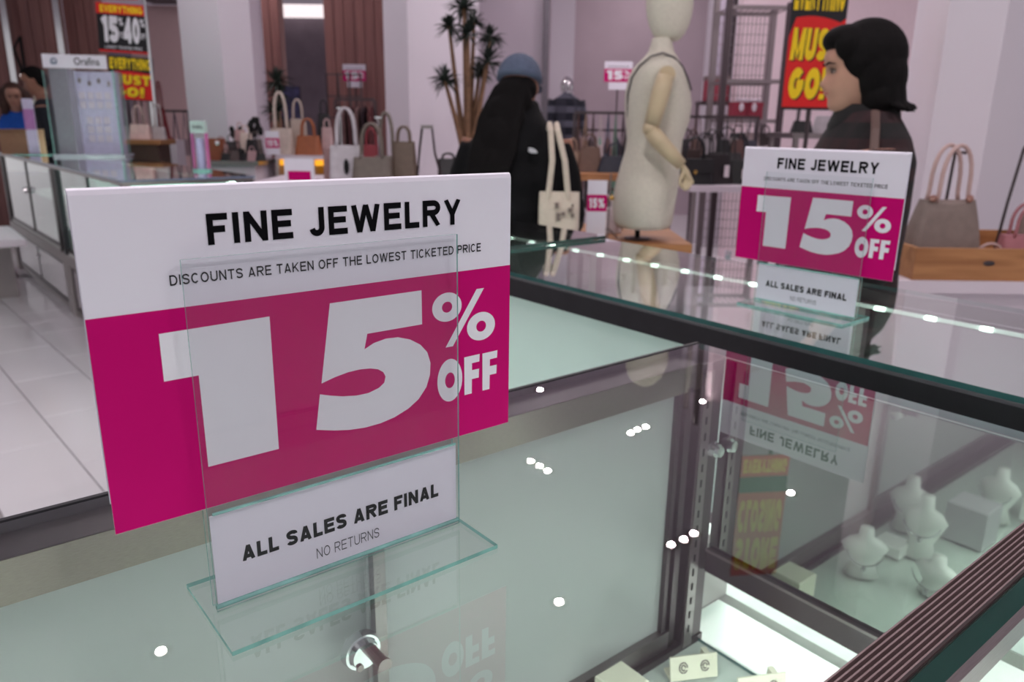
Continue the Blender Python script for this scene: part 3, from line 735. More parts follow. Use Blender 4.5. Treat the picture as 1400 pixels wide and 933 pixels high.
p = on_z(49, 212, T3)
t = thing('sign_holder', 'narrow acrylic holder with lilac card on the far left counter', 'sign holder', (p.x, p.y, T3 + .001), YAW + .2)
mb = MB(LM(t)); mb.box(-.16, .13, -.06, .06, 0, .006); mb.build('base_plate', M_acre, t)
mb = MB(LM(t)); mb.box(-.045, .035, -.006, .006, .006, .44); mb.build('sheet', mat('pale_lilac_card', (206, 198, 226), .3), t)

q = MB(LM(t)); q.box(-.045, .035, -.0075, -.0065, .20, .36); q.build('pink_print', mat('pink_blob', (176, 120, 180), .4), t)
p = on_z(277, 234, T3)
t = thing('perfume_tester_stand', 'small clear stand with pink-edged tube and pale cap', 'display stand', (p.x, p.y, T3 + .001), YAW)
mb = MB(LM(t)); mb.lathe([(.055, 0), (.055, .012), (.045, .014)], n=20); mb.build('base', M_acre, t)
mb = MB(LM(t)); mb.box(-.042, .042, -.012, -.008, .014, .24); mb.build('clear_sleeve', M_acr, t)
mb = MB(LM(t)); mb.box(-.044, -.038, -.02, .02, .014, .22); mb.box(.038, .044, -.02, .02, .014, .22); mb.build('pink_edges', mat('pink_acrylic', (204, 110, 172), .2), t)['kind'] = 'stuff'
mb = MB(LM(t)); mb.cyl((0, 0, .014), (0, 0, .19), .024, .024, 16); mb.build('tube', mat('lilac_tube', (190, 190, 226), .2, .3), t)
mb = MB(LM(t)); mb.box(-.044, .044, -.02, .02, .22, .29); hd = mb.build('header', mat('mint_header', (190, 214, 208), .4), t)
q = MB(LM(t)); q.text('Orafina', -.03, .03, .245, .268, -.0212, .01); q.build('lettering', M_ink2, hd, recalc=False)
p = on_z(90, 210, T3)
t = thing('bottle', 'slim clear bottle with metal cap beside the earring tower', 'bottle', (p.x, p.y, T3 + .001), YAW)
mb = MB(LM(t)); mb.lathe([(.045, 0), (.045, .17), (.03, .19)], n=16); mb.build('glass', mat('pale_clear_plastic', (186, 204, 208), .1), t, smooth=True)
mb = MB(LM(t)); mb.cyl((0, 0, .19), (0, 0, .225), .042, .042, 16); mb.build('cap', M_chrome, t)
p = on_z(34, 211, T3)
t = thing('cardboard_box', 'open brown cardboard box on the far end of the counter', 'box', (p.x - .05, p.y, T3 + .001), YAW + .15)
M_card = mat('kraft_cardboard', (158, 122, 96), .8, var=.06)
mb = MB(LM(t)); 
mb.box(-.11, .13, -.13, .13, 0, .006); mb.box(-.11, .13, -.13, -.124, .006, .2); mb.box(-.11, .13, .124, .13, .006, .2); mb.box(-.11, -.104, -.124, .124, .006, .2); mb.box(.124, .13, -.124, .124, .006, .2)
mb.build('walls', M_card, t)
mb = MB(LM(t)); mb.box(-.11, .13, -.18, -.13, .194, .2); mb.build('flap', M_card, t)

# ================================================================== BANNERS
M_yel = mat('yellow_print', (250, 214, 10), .5, var=.02); M_red = mat('red_print', (226, 22, 22), .5, var=.02); M_bk = mat('black_print', (18, 18, 24), .5, var=.02)
def must_go(r0, r1, z0, z1, d, label, yaw=0.0, clear='post', rot=0.0):
    t = vthing('hanging_banner', label, 'banner', (r0 + r1) / 2, d, z0, yaw, 'closing sale banners')
    w = (r1 - r0) / 2; H = z1 - z0; Q = LM(t)
    if rot: Q = Q @ Matrix.Rotation(rot, 4, 'Y')
    mb = MB(Q); mb.box(-w, w, -.004, .004, 0, H); mb.build('board', M_bk, t)
    mb = MB(Q)
    pts = [(-w, .02 * H), (w, .02 * H), (w, .66 * H)] + [(w * (1 - 2 * k / 10), H * (.58 + .09 * math.sin(math.pi * (.62 * k / 10 + .12))) ) for k in range(1, 10)] + [(-w, .52 * H)]
    mb.poly([(x, -.0052, z) for x, z in pts]); mb.build('red_field', M_red, t, recalc=False)
    for wd, a, b, c, e, tt in (('EVERYTHING', -.93, .93, .70, .96, .26), ('MUST', -.9, .86, .35, .58, .30), ('GO!', -.86, .55, .07, .30, .32)):
        mb = MB(Q); mb2 = lettering(mb, wd, a * w + .012 * H, b * w, c * H, e * H, -.0062, tt, .10 if len(wd) > 5 else .08, .06 if len(wd) < 5 else 0); o = mb.build('word_shadow', M_bk, t, recalc=False)
        mb = MB(Q); lettering(mb, wd, a * w, b * w - .012 * H, c * H + .008 * H, e * H + .006 * H, -.0072, tt, .10 if len(wd) > 5 else .08, .06 if len(wd) < 5 else 0); mb.build('word', M_yel, t, recalc=False)
    return t
d = 4.4
must_go(rz_(1066, 148, d)[0], rz_(1144, 148, d)[0], rz_(1070, 150, d)[1], rz_(1070, 150, d)[1] + .71, d, 'tall red and yellow banner beside the woman in plaid', .12)
# its stand
t = vthing('banner_stand', 'slim metal post holding up the tall red banner', 'stand', rz_(1110, 150, d)[0], d + .04, FLOOR)
mb = MB(LM(t)); mb.cyl((0, 0, .02), (0, 0, 3.5), .012, .012, 12); mb.build('pole', M_steeld, t)
mb = MB(LM(t)); mb.box(-.2, .2, -.14, .14, 0, .02); mb.build('base', M_steeld, t)
# second board higher on the same pole, seen only as a reflection in the near counter glass
ra_ = rz_(1066, 148, d)[0]; rb_2 = rz_(1144, 148, d)[0]
t = vthing('hanging_banner', 'high store closing banner mirrored in the near counter glass', 'banner', (ra_ + rb_2) / 2 - .02, d, 2.62, .12, 'closing sale banners')
w = (rb_2 - ra_) / 2; H = .84; Q = LM(t)
mb = MB(Q); mb.box(-w, w, -.004, .004, 0, H); mb.build('board', M_bk, t)
mb = MB(Q); mb.poly([(-w, -.0052, .30 * H), (w, -.0052, .30 * H), (w, -.0052, H), (-w, -.0052, H)]); mb.build('red_field', M_red, t, recalc=False)
mb = MB(Q); mb.poly([(-w, -.0052, 0), (w, -.0052, 0), (w, -.0052, .17 * H), (-w, -.0052, .17 * H)]); mb.build('red_band', M_red, t, recalc=False)
for wd, c, e in (('STORE', .68, .95), ('CLOSING', .36, .63), ('EVERYTHING', .03, .14)):
    mb = MB(Q); lettering(mb, wd, -.9 * w, .9 * w, c * H, e * H, -.0062, .28, .1); mb.build('word', M_yel, t, recalc=False)
d = 7.6
a, z0 = rz_(156, 137, d); b, z1 = rz_(200, 78, d)
must_go(a - .02, b + .03, z0, z1, d, 'lower red and yellow banner behind the earring tower', .1, rot=.05)
a, z0 = rz_(139, 72, d); b, z1 = rz_(196, 6, d)
t = vthing('hanging_banner', 'upper black banner offering fifteen to forty percent off', 'banner', (a + b) / 2, d - .02, z0, .1, 'closing sale banners')
w = (b - a) / 2; H = z1 - z0; Q = LM(t) @ Matrix.Rotation(.05, 4, 'Y')
mb = MB(Q); mb.box(-w, w, -.004, .004, 0, H); mb.build('board', M_bk, t)
mb = MB(Q); mb.poly([(-w, -.0052, .78 * H), (w, -.0052, .78 * H), (w, -.0052, H), (-w, -.0052, H)]); mb.poly([(-w, -.0052, 0), (w, -.0052, 0), (w, -.0052, .04 * H), (-w, -.0052, .04 * H)]); mb.build('red_bands', M_red, t, recalc=False)['kind'] = 'stuff'
mb = MB(Q); lettering(mb, 'EVERYTHING', -.85 * w, .85 * w, .81 * H, .96 * H, -.0062, .26, .1); mb.build('word', M_yel, t, recalc=False)
mb = MB(Q); lettering(mb, '15', -.8 * w, -.15 * w, .2 * H, .74 * H, -.0062, .28, .08); lettering(mb, '%', -.13 * w, .05 * w, .55 * H, .72 * H, -.0062, .2); lettering(mb, 'TO', -.13 * w, .05 * w, .30 * H, .42 * H, -.0062, .2); lettering(mb, '40', .05 * w, .70 * w, .2 * H, .74 * H, -.0062, .26, .08); lettering(mb, '%', .72 * w, .90 * w, .55 * H, .72 * H, -.0062, .2); lettering(mb, 'OFF', .72 * w, .92 * w, .30 * H, .42 * H, -.0062, .2); lettering(mb, 'LOWEST TICKETED PRICE', -.75 * w, .75 * w, .07 * H, .13 * H, -.0062, .16)
mb.build('offer', M_white, t, recalc=False)
t = vthing('hanging_banner', 'bottom edge of a red banner at the top frame edge', 'banner', a + w, d - .04, z1 + .035, .1, 'closing sale banners')
mb = MB(LM(t)); mb.box(-w * .85, w * .85, -.004, .004, 0, .5); mb.build('board', M_red, t)
mb = MB(LM(t)); mb.tube([(w, 0, -z1 - .035 + FLOOR + .02), (w + .03, 0, .8)], .014, 8); mb.build('post', M_chrome, t)

# ================================================================== TABLES AND BAGS
def table(name, label, r0, r1, d0, d1, ztop, th, mtop, mleg=None, yaw=0.0, style='legs'):
    t = vthing(name, label, 'table', (r0 + r1) / 2, (d0 + d1) / 2, FLOOR, yaw)
    w = (r1 - r0) / 2; dp = (d1 - d0) / 2; h = ztop - FLOOR; Q = LM(t)
    mb = MB(Q); mb.box(-w, w, -dp, dp, h - th, h); mb.build('table_top', mtop, t)
    if style == 'legs':
        for sx in (-1, 1):
            for sy in (-1, 1):
                mb = MB(Q); mb.box(sx * (w - .03) - .014, sx * (w - .03) + .014, sy * (dp - .03) - .014, sy * (dp - .03) + .014, 0, h - th); mb.build('leg', mleg or M_steeld, t)
        mb = MB(Q); mb.box(-w + .05, w - .05, -dp + .02, dp - .02, .16, .18); mb.build('lower_shelf', M_wall, t)
    else:
        mb = MB(Q); mb.box(-w + .04, w - .04, -dp + .04, dp - .04, 0, h - th); mb.build('body', mleg or M_wall, t)
    return t
def handbag(r, d, z, w, h, dp, color, hh, label, group=None, yaw=0.0, taper=.75, two=True, tagc=None, curve=.0, mname=None, cat='handbag', name='handbag', belly=0.0, hr=.006, flap=False):
    t = vthing(name, label, cat, r, d, z, yaw, group); Q = LM(t)
    m = mat(mname or ('leather_%02x%02x%02x' % color), color, .5, var=.10, scale=25, bump=.2)
    rings = []
    for k in range(7):
        u = k / 6; ww = w / 2 * (1 + (taper - 1) * u + belly * math.sin(math.pi * u)); dd = dp / 2 * (1 - .55 * u)
        z_ = h * u
        ring = []
        for a in range(20):
            th = 2 * math.pi * a / 20; c, s_ = math.cos(th), math.sin(th)
            x = ww * math.copysign(abs(c) ** .35, c); y = dd * math.copysign(abs(s_) ** .5, s_)
            ring.append((x, y, z_ - (curve * math.cos(x / max(ww, 1e-6) * math.pi / 2) if k == 6 else 0)))
        rings.append(ring)
    mb = MB(Q); mb.loft(rings); mb.build('body', m, t, smooth=False)
    if hh > 0:
        for s in ((-1, 1) if two else (0,)):
            a = w / 2 * taper * .62
            pts = [(-a - .0 + 0 * s, s * dp * .2, h - .01)]
            for k in range(0, 13):
                th = math.pi * k / 12; pts.append((-a * .92 * math.cos(th), s * dp * .2, h + hh * (.12 + .88 * math.sin(th) ** .7)))
            pts.append((a, s * dp * .2, h - .01))
            mb = MB(Q); mb.tube(pts, hr, 8); mb.build('handle', m, t, smooth=True)
    if tagc:
        mb = MB(Q); mb.box(w * .12, w * .12 + .035, -dp / 2 - .012, -dp / 2 - .008, h * .25, h * .65); mb.build('price_tag', mat('tag_%02x%02x%02x' % tagc, tagc, .5), t)
    if flap:
        mb = MB(Q); mb.hprism([(-w / 2 * .8, -dp / 2 - .006), (w / 2 * .8, -dp / 2 - .006), (w / 2 * .7, 0), (-w / 2 * .7, 0)], h * .45, h * 1.01); mb.build('flap', m, t)
        mb = MB(Q); mb.cyl((0, -dp / 2 - .006, h * .5), (0, -dp / 2 - .012, h * .5), .014, .014, 10); mb.build('clasp', mat('gold', (196, 160, 96), .25, 1.0), t)
    return t
# right: oak tray table with taupe tote and pink satchel
d = 2.95
r0, zt = rz_(1246, 341, 2.75); r1 = r0 + .95
t = vthing('display_plinth', 'white square plinth under the oak tray', 'plinth', (r0 + r1) / 2 + .02, 3.1, FLOOR)
hh = rz_(1260, 379, 2.78)[1] - FLOOR - .012
mb = MB(LM(t)); mb.box(-.50, .60, -.30, .42, 0, hh - .045); mb.build('body', M_wall, t)
mb = MB(LM(t)); mb.box(-.52, .62, -.33, .45, hh - .045, hh); mb.build('plinth_top', M_wall, t)
zb = FLOOR + hh + .001
t = vthing('wooden_tray', 'oak tray with finger slot under the taupe handbag', 'tray', (r0 + r1) / 2 + .03, 3.06, zb)
w = .47; H = zt - zb
mb = MB(LM(t)); mb.box(-w, w, -.28, .28, 0, .012); mb.build('tray_base', M_woodt, t)
mb = MB(LM(t)); mb.box(-w, w, -.28, -.262, .012, H); sd = mb.build('tray_side', M_woodt, t)
mb = MB(LM(t)); mb.ell((-.2, -.281, H * .55), (.022, .002, .010), 14, 8); mb.build('finger_slot', M_steeld, sd)
for bx in ((-w, w, .262, .28, .012, H), (-w, -w + .018, -.262, .262, .012, H), (w - .018, w, -.262, .262, .012, H)):
    mb = MB(LM(t)); mb.box(*bx); mb.build('tray_side', M_woodt, t)
zi = zb + .013
bg = handbag(rz_(1286, 330, 3.0)[0], 3.0, zi, .30, rz_(1286, 272, 3.0)[1] - zi, .15, (132, 116, 110), .20, 'large taupe handbag with tall pink-beige handles in oak tray', taper=.70, curve=.02, yaw=.12, hr=.008, belly=.06)
for ch in list(bpy.data.objects):
    if ch.parent == bg and ch.name.startswith('handle'):
        ch.data.materials[0] = mat('pink_beige_strap', (190, 160, 156), .4)
mb = MB(LM(bg)); 
for s in (-1, 1): mb.ell((s * .075 - .01, -.035, rz_(1286, 272, 3.0)[1] - zi + .005), (.016, .012, .014), 10, 6)
mb.build('ring_fitting', mat('rose_gold', (206, 160, 146), .2, 1.0), bg)['kind'] = 'stuff'
handbag(rz_(1400, 330, 3.0)[0] + .02, 3.02, zi, .20, .125, .12, (170, 110, 118), .12, 'dusty pink satchel at the right frame edge', taper=.95, yaw=-.1, flap=False, hr=.007)
t = vthing('bracelet', 'curled tan strap lying in the oak tray', 'strap', rz_(1345, 330, 2.95)[0], 2.9, zi + .006)
mb = MB(LM(t)); mb.tube([(.05 * math.cos(a), 0, .05 + .05 * math.sin(a)) for a in [-1.2 - k * .35 for k in range(14)]], .006, 8); mb.build('loop', mat('pink_beige_strap', (190, 160, 156), .4), t)
# purse hook stand at right
t = vthing('purse_stand', 'tall thin dark hook stand at the right edge', 'stand', rz_(1365, 330, 3.1)[0], 3.12, zi)
mb = MB(LM(t)); mb.lathe([(.05, 0), (.05, .008), (.012, .012)], n=16); mb.build('base', M_steeld, t)
h = rz_(1380, 195, 3.12)[1] - zi
mb = MB(LM(t)); mb.tube([(0, 0, .01), (.02, 0, h * .5), (.045, 0, h - .03)], .006, 8); mb.build('pole', M_steeld, t)
mb = MB(LM(t)); mb.tube([(.045 + .03 - .03 * math.cos(a), 0, h - .03 + .03 * math.sin(a)) for a in [k * math.pi / 10 for k in range(9)]], .006, 8); mb.build('hook', M_steeld, t)
handbag(rz_(1398, 300, 3.2)[0] + .07, 3.2, zi, .15, .26, .10, (146, 130, 124), .10, 'grey-beige bag behind the pink satchel', taper=.8)
t = vthing('purse_stand', 'slim hook stand holding up the taupe handbag handles', 'stand', rz_(1284, 330, 3.12)[0], 3.13, zi)
h = rz_(1286, 207, 3.12)[1] - zi
mb = MB(LM(t)); mb.lathe([(.05, 0), (.05, .008), (.012, .012)], n=16); mb.build('base', M_steeld, t)
mb = MB(LM(t)); mb.tube([(0, 0, .01), (0.012, 0, h)], .006, 8); mb.build('pole', M_steeld, t)
mb = MB(LM(t)); mb.tube([(.012, 0, h - .01), (.015, -.03, h), (.018, -.06, h - .004)], .006, 8); mb.build('hook', M_steeld, t)

# centre: oak display table under the dress form
r0 = rz_(800, 330, 3.6)[0]; r1 = rz_(938, 330, 3.6)[0]
zt = rz_(870, 322, 3.75)[1]
table('display_table', 'oak-topped display table under the dress form', r0, r1, 3.47, 4.2, zt, .06, M_woodt, M_steeld)
ZW = zt + .001
# far white handbag table
r0 = rz_(930, 250, 5.6)[0]; zt = rz_(980, 254, 5.3)[1]
table('display_table', 'white metal-legged table of dark handbags', r0, r0 + .95, 5.25, 6.1, zt, .04, M_wall, M_steel)
ZT = zt + .001
darks = [((26, 24, 28), .30, .17), ((34, 28, 30), .26, .20), ((20, 20, 22), .28, .16), ((66, 50, 48), .22, .22), ((22, 22, 30), .24, .18), ((48, 44, 46), .30, .2), ((150, 140, 140), .2, .16), ((28, 24, 26), .26, .2), ((96, 78, 74), .2, .18)]
k = 0
spots = [(948, 5.4, 'front left with gold clasp'), (978, 5.45, 'front middle with white tag'), (1008, 5.5, 'front right with white tag'), (936, 5.7, 'left edge, brown'), (962, 5.75, 'second row, black'), (990, 5.8, 'second row, charcoal'), (1000, 5.95, 'back row, pale grey'), (970, 6.0, 'back row, black'), (945, 6.0, 'back row, brown')]
for (px, d, lb), (c, w, h) in zip(spots, darks):
    handbag(rz_(px, 230, d)[0], d, ZT, w, h, .12, c, .14 + .02 * (k % 3), 'handbag on the white-legged table, ' + lb, 'handbags on the white-legged table', yaw=.3 * math.sin(k * 2.1), two=k % 2 == 0, tagc=(230, 220, 224) if k in (1, 2) else None, flap=k % 3 == 0); k += 1
t = vthing('handbag_rack', 'dark metal tree rack behind the black handbags', 'rack', rz_(975, 200, 6.0)[0], 5.9, ZT)
mb = MB(LM(t)); mb.box(-.3, .3, -.01, .01, .44, .46); mb.build('crossbar', M_steeld, t)
for s in (-1, 1):
    mb = MB(LM(t)); mb.box(s * .29 - .01, s * .29 + .01, -.01, .01, 0, .44); mb.build('upright', M_steeld, t)
hcols = [(40, 36, 40), (110, 84, 78), (170, 160, 166), (26, 26, 30), (90, 60, 56), (60, 58, 70)]
for i, c in enumerate(hcols):
    x = rz_(975, 200, 6.0)[0] - .25 + i * .1
    hgt = [.13, .15, .12, .16, .13, .14][i]
    t = handbag(x, 5.9, ZT + .46 - hgt - .17, .11, hgt, .07, c, .17, ['charcoal', 'brown', 'pale grey', 'black', 'chestnut', 'slate'][i] + ' small bag hung from the dark tree rack', 'bags hung on the tree rack', two=False, hr=.004)
t = vthing('floor_box', 'grey low box on the floor below white-legged table', 'box', rz_(965, 300, 5.6)[0], 5.7, FLOOR + .185)
mb = MB(LM(t)); mb.box(-.14, .14, -.12, .12, 0, .10); mb.build('carton', mat('grey_carton', (120, 104, 104), .7), t)
mb = MB(LM(t)); mb.box(-.145, .145, -.125, .125, .10, .13); mb.build('lid', mat('grey_carton_lid', (140, 124, 124), .7), t)
t = vthing('bottle', 'clear tall bottle on the shelf below the handbags', 'bottle', rz_(985, 300, 5.6)[0] + .05, 5.5, FLOOR + .185)
mb = MB(LM(t)); mb.lathe([(.045, 0), (.045, .16), (.02, .21), (.02, .26)], n=16); mb.build('glass', mat('pale_clear_plastic', (186, 204, 208), .1), t, smooth=True)
mb = MB(LM(t)); mb.cyl((0, 0, .26), (0, 0, .29), .024, .024, 12); mb.build('cap', M_chrome, t)
# low pale platform and floor shelf to the right of the dress form
t = vthing('low_platform', 'low white platform on the floor behind the smaller sign', 'platform', rz_(1010, 330, 4.6)[0], 4.85, FLOOR)
mb = MB(LM(t)); mb.box(-.5, .08, -.28, .25, 0, .25); mb.build('body', M_wall, t)
mb = MB(LM(t)); mb.box(-.52, .10, -.30, .27, .25, .29); mb.build('platform_top', M_wall, t)

# grid shelving tower
d = 6.4
ra, rb = rz_(990, 100, d)[0], rz_(1072, 100, d)[0]
t = vthing('wire_shelving', 'tall chrome shelving tower left of the red banner', 'shelving', (ra + rb) / 2, d + .2, FLOOR)
w = (rb - ra) / 2; Q = LM(t)
for sx in (-1, 1):
    for sy in (-1, 1):
        mb = MB(Q); mb.box(sx * w - .022, sx * w + .022, sy * .2 - .022, sy * .2 + .022, 0, 2.25 if sx > 0 else 3.3); mb.build('upright', M_steel if sy > 0 else M_steeld, t)
for z in (.86, 1.15, 1.36, 1.66, 2.2):
    mb = MB(Q); mb.box(-w, w, -.2, -.18, z, z + .03); mb.box(-w, w, .18, .2, z, z + .03)
    for k in range(11): mb.box(-w + 2 * w * k / 10 - .004, -w + 2 * w * k / 10 + .004, -.18, .18, z + .01, z + .018)
    mb.build('wire_shelf', M_steel, t)
mb = MB(Q)
for k in range(15): mb.box(-w + 2 * w * k / 14 - .003, -w + 2 * w * k / 14 + .003, .21, .216, .3, 2.2)
for k in range(24): mb.box(-w, w, .216, .220, .3 + k * .08, .305 + k * .08)
o = mb.build('back_grid', M_steel, t); o['kind'] = 'stuff'
M_redb = mat('crimson_box', (150, 46, 66), .6)
for i, (px, zz, nm) in enumerate(((1030, 1.39, 'crimson gift box with white bow on the chrome shelving'), (1048, 1.39, 'crimson gift box at right on the chrome shelving'), (1010, .89, 'crimson gift box low on the chrome shelving'))):
    t = vthing('gift_box', nm, 'box', rz_(px, 110, d)[0] - .05, d + .15, FLOOR + zz + .0002)
    mb = MB(LM(t)); mb.box(-.07, .07, -.06, .06, 0, .10); mb.build('box', M_redb, t)
    mb = MB(LM(t)); mb.box(-.073, .073, -.063, .063, .10, .13); mb.build('lid', M_redb, t)
    mb = MB(LM(t)); mb.ell((-.025, -.05, .145), (.03, .018, .016), 10, 6); mb.ell((.025, -.05, .145), (.03, .018, .016), 10, 6); mb.ell((0, -.066, .09), (.02, .006, .035), 10, 6); mb.build('bow', M_wall, t)
for i, (px, c, nm) in enumerate(((1020, (40, 36, 44), 'black'), (1040, (180, 160, 160), 'beige'), (1058, (60, 50, 50), 'brown'))):
    handbag(rz_(px, 165, d)[0], d + .2, FLOOR + 1.181, .16, .10, .1, c, .06, nm + ' clutch on the middle chrome shelf', 'clutches on the chrome shelving', two=False)
t = vthing('gift_box_stack', 'crimson box on the ledge left of the chrome tower', 'box', rz_(996, 120, 8.3)[0] - .12, 8.3, 1.257 + .24)
mb = MB(LM(t)); mb.box(-.12, .10, -.08, .08, 0, .2); mb.build('box', M_redb, t)
mb = MB(LM(t)); mb.box(-.125, .105, -.085, .085, .2, .24); mb.build('lid', mat('grey_carton', (120, 104, 104), .7), t)
t = vthing('wall_ledge', 'dark narrow ledge carrying a crimson box', 'shelf', rz_(985, 120, 8.3)[0], 8.3, 1.257 + .20)
mb = MB(LM(t)); mb.box(-.22, .22, -.12, .12, 0, .035); mb.build('board', M_steeld, t)
for s in (-1, 1):
    mb = MB(LM(t)); mb.box(s * .2 - .012, s * .2 + .012, .09, .12, FLOOR - 1.457, 0); mb.build('bracket', M_steeld, t)
t = vthing('garment_mirror', 'narrow upright mirror left of the chrome tower', 'mirror', rz_(985, 90, 8.3)[0], 8.35, 1.257 + .2355)
mb = MB(LM(t)); mb.box(-.10, -.07, -.02, .02, 0, 1.1); mb.box(.10, .13, -.02, .02, 0, 1.1); mb.box(-.07, .10, -.02, .02, 1.06, 1.1); mb.build('frame', M_steeld, t)
mb = MB(LM(t)); mb.box(-.07, .10, -.005, .005, 0, 1.06); mb.build('mirror_sheet', mat('soft_mirror', (200, 196, 206), .15, .9), t)
# small table behind banner with a black bag and white bag
r0 = rz_(1068, 190, 4.9)[0]; zt = rz_(1085, 182, 4.8)[1]
table('display_table', 'small metal table below the tall red banner', r0, r0 + .42, 4.7, 5.2, zt, .03, M_steel, M_steel)
handbag(r0 + .10, 4.85, zt + .001, .13, .07, .08, (20, 20, 22), .14, 'black small handbag below the tall red banner', two=True, hr=.005)
handbag(r0 + .26, 4.9, zt + .001, .16, .10, .08, (196, 188, 194), 0, 'pale grey bag below the tall red banner')
t = vthing('garment_hamper', 'dark ribbed basket under the small metal table', 'basket', r0 + .2, 4.95, FLOOR + .185)
mb = MB(LM(t)); mb.lathe([(.10, 0), (.13, .3), (.12, .3), (.10, .02)], n=16); mb.build('weave', M_ribd, t)

# ---- counter signs in the distance (pole topped)
def far_sign(px, py_top, d, label, zfoot, scale=1.0, z0=FLOOR):
    r, z1 = rz_(px, py_top, d)
    h = .27 * scale; w = .14 * scale
    t = vthing('sale_sign', label, 'sign', r, d, z0, 0, 'distant fifteen percent signs')
    Q = LM(t) @ Matrix.Translation((0, 0, z1 - h - z0))
    mb = MB(Q); mb.box(-w, w, -.003, .003, .075 * scale, h); mb.build('card', M_paper, t)
    mb = MB(Q); mb.poly([(-w, -.0036, .075 * scale), (w, -.0036, .075 * scale), (w, -.0036, .20 * scale), (-w, -.0036, .20 * scale)]); mb.build('colour_panel', M_pink, t, recalc=False)
    mb = MB(Q); lettering(mb, '15', -.8 * w, .35 * w, .095 * scale, .185 * scale, -.0044, .3, .1); lettering(mb, '%', .42 * w, .85 * w, .145 * scale, .185 * scale, -.0044, .2); lettering(mb, 'OFF', .42 * w, .85 * w, .10 * scale, .135 * scale, -.0044, .25)
    mb.build('numerals', M_white, t, recalc=False)
    mb = MB(Q); lettering(mb, 'DISCOUNTS ARE TAKEN OFF THE LOWEST TICKETED PRICE', -.75 * w, .75 * w, .213 * scale, .225 * scale, -.0044, .2); mb.build('fine_print', M_ink2, t, recalc=False)
    mb = MB(Q); mb.box(-w * .66, w * .66, -.004, .004, 0, .072 * scale); mb.build('insert', M_paper, t)
    L0 = LM(t); mb = MB(L0); mb.cyl((0, .01, .012), (0, .01, z1 - h - z0 + .08 * scale), .008, .008, 8); mb.build('pole', M_steeld, t)
    mb = MB(L0); mb.lathe([(.09, 0), (.09, .01), (.01, .012)], n=16); mb.build('base', M_steeld, t)
far_sign(484, 88, 9.0, 'distant pink sign above garment rack on wood wall', 0, .9)
far_sign(846, 84, 8.2, 'distant pink sign on a rack beside the dress form', 0, 1.0)

# ================================================================== DRESS FORM WITH WOODEN ARM
DF = 3.62
M_linen = mat('natural_linen', (208, 202, 188), .85, var=.05, scale=80, bump=.15)
M_armw = mat('pale_beech', (196, 178, 146), .45, var=.05, scale=12)
rb_ = rz_(878, 325, DF)
t = vthing('dress_form', 'cream linen dress form with jointed wooden arm on oak table', 'mannequin', rb_[0], DF, ZW)
def vloft(rows, d, parent, name, m, n=28, smooth=True, p=1.0):
    rings = []
    for row in rows:
        py, L_, R_, hd = row[:4]; off = row[4] if len(row) > 4 else 0
        a, z = rz_(L_, py, d); b, _ = rz_(R_, py, d)
        c = (a + b) / 2; w = (b - a) / 2
        rings.append([(c + w * math.copysign(abs(math.cos(2 * math.pi * k / n)) ** p, math.cos(2 * math.pi * k / n)), d + off + hd * math.copysign(abs(math.sin(2 * math.pi * k / n)) ** p, math.sin(2 * math.pi * k / n)), z) for k in range(n)])
    mb = MB(VF); mb.loft(rings); return mb.build(name, m, parent, smooth=smooth)
torso = vloft([(310, 872, 900, .08), (309, 842, 914, .15), (302, 839, 918, .165), (284, 837, 921, .17), (262, 840, 925, .168), (248, 843, 927, .16), (219, 851, 930, .135), (205, 855, 931, .122), (190, 857, 933, .120), (164, 855, 942, .132), (142, 854, 945, .145), (127, 855, 943, .155), (106, 860, 938, .17), (95, 865, 934, .17), (86, 873, 929, .15), (78, 881, 925, .11), (70, 887, 921, .07), (60, 890, 919, .052), (52, 892, 919, .05)], DF, t, 'torso', M_linen)
vloft([(56, 905, 925, .02), (53, 897, 930, .045), (46, 892, 936, .06), (34, 887, 942, .07), (20, 884, 946, .076), (5, 883, 948, .08), (-12, 884, 947, .08), (-28, 889, 941, .072), (-40, 898, 932, .05), (-45, 910, 922, .02)], DF, t, 'head', M_linen)
# dark seam piping running round the arm hole
sp = [(868, 300), (860, 240), (862, 195), (857, 160), (858, 125), (868, 98), (884, 82), (900, 76), (916, 82), (930, 98), (938, 125), (944, 150)]
def onform(px, py, fwd):
    a, z = rz_(px, py, DF); return (a, DF - fwd, z)
pts = [onform(857, 160, .03), onform(856, 130, .05), onform(861, 108, .06), onform(870, 92, .09), onform(884, 80, .115), onform(899, 76, .125), onform(914, 81, .115), onform(926, 92, .10), onform(935, 108, .08), onform(941, 124, .06)]
mb = MB(VF); mb.tube(pts, .0045, 8); mb.build('seam_piping', mat('grey_piping', (84, 80, 82), .7), t)
ap = .165
def ap_(px, py, f): a, z = rz_(px, py, DF - f); return (a, DF - f, z)
S_, E_, W_, F_ = ap_(911, 102, .17), ap_(890, 175, .19), ap_(934, 228, .21), ap_(938, 252, .21)
mb = MB(VF); mb.cyl((S_[0], S_[1] + .03, S_[2]), (S_[0], S_[1] - .025, S_[2]), .036, .034, 24); mb.build('shoulder_disc', M_armw, t)
mb = MB(VF); mb.tube([ap_(910, 104, .19), ap_(904, 125, .20), ap_(897, 150, .20), ap_(891, 171, .20)], [.036, .040, .038, .033], 16); mb.build('upper_arm', M_armw, t, smooth=True)
mb = MB(VF); mb.ell(ap_(889, 176, .20), (.034, .034, .034)); mb.build('elbow_joint', M_armw, t, smooth=True)
mb = MB(VF); mb.tube([ap_(890, 179, .20), ap_(900, 192, .205), ap_(917, 210, .21), ap_(932, 226, .215)], [.033, .037, .032, .025], 16); mb.build('forearm', M_armw, t, smooth=True)
mb = MB(VF)
mb.tube([ap_(932, 226, .215), ap_(938, 236, .215), ap_(941, 244, .215)], [.020, .026, .024], 14, .6)
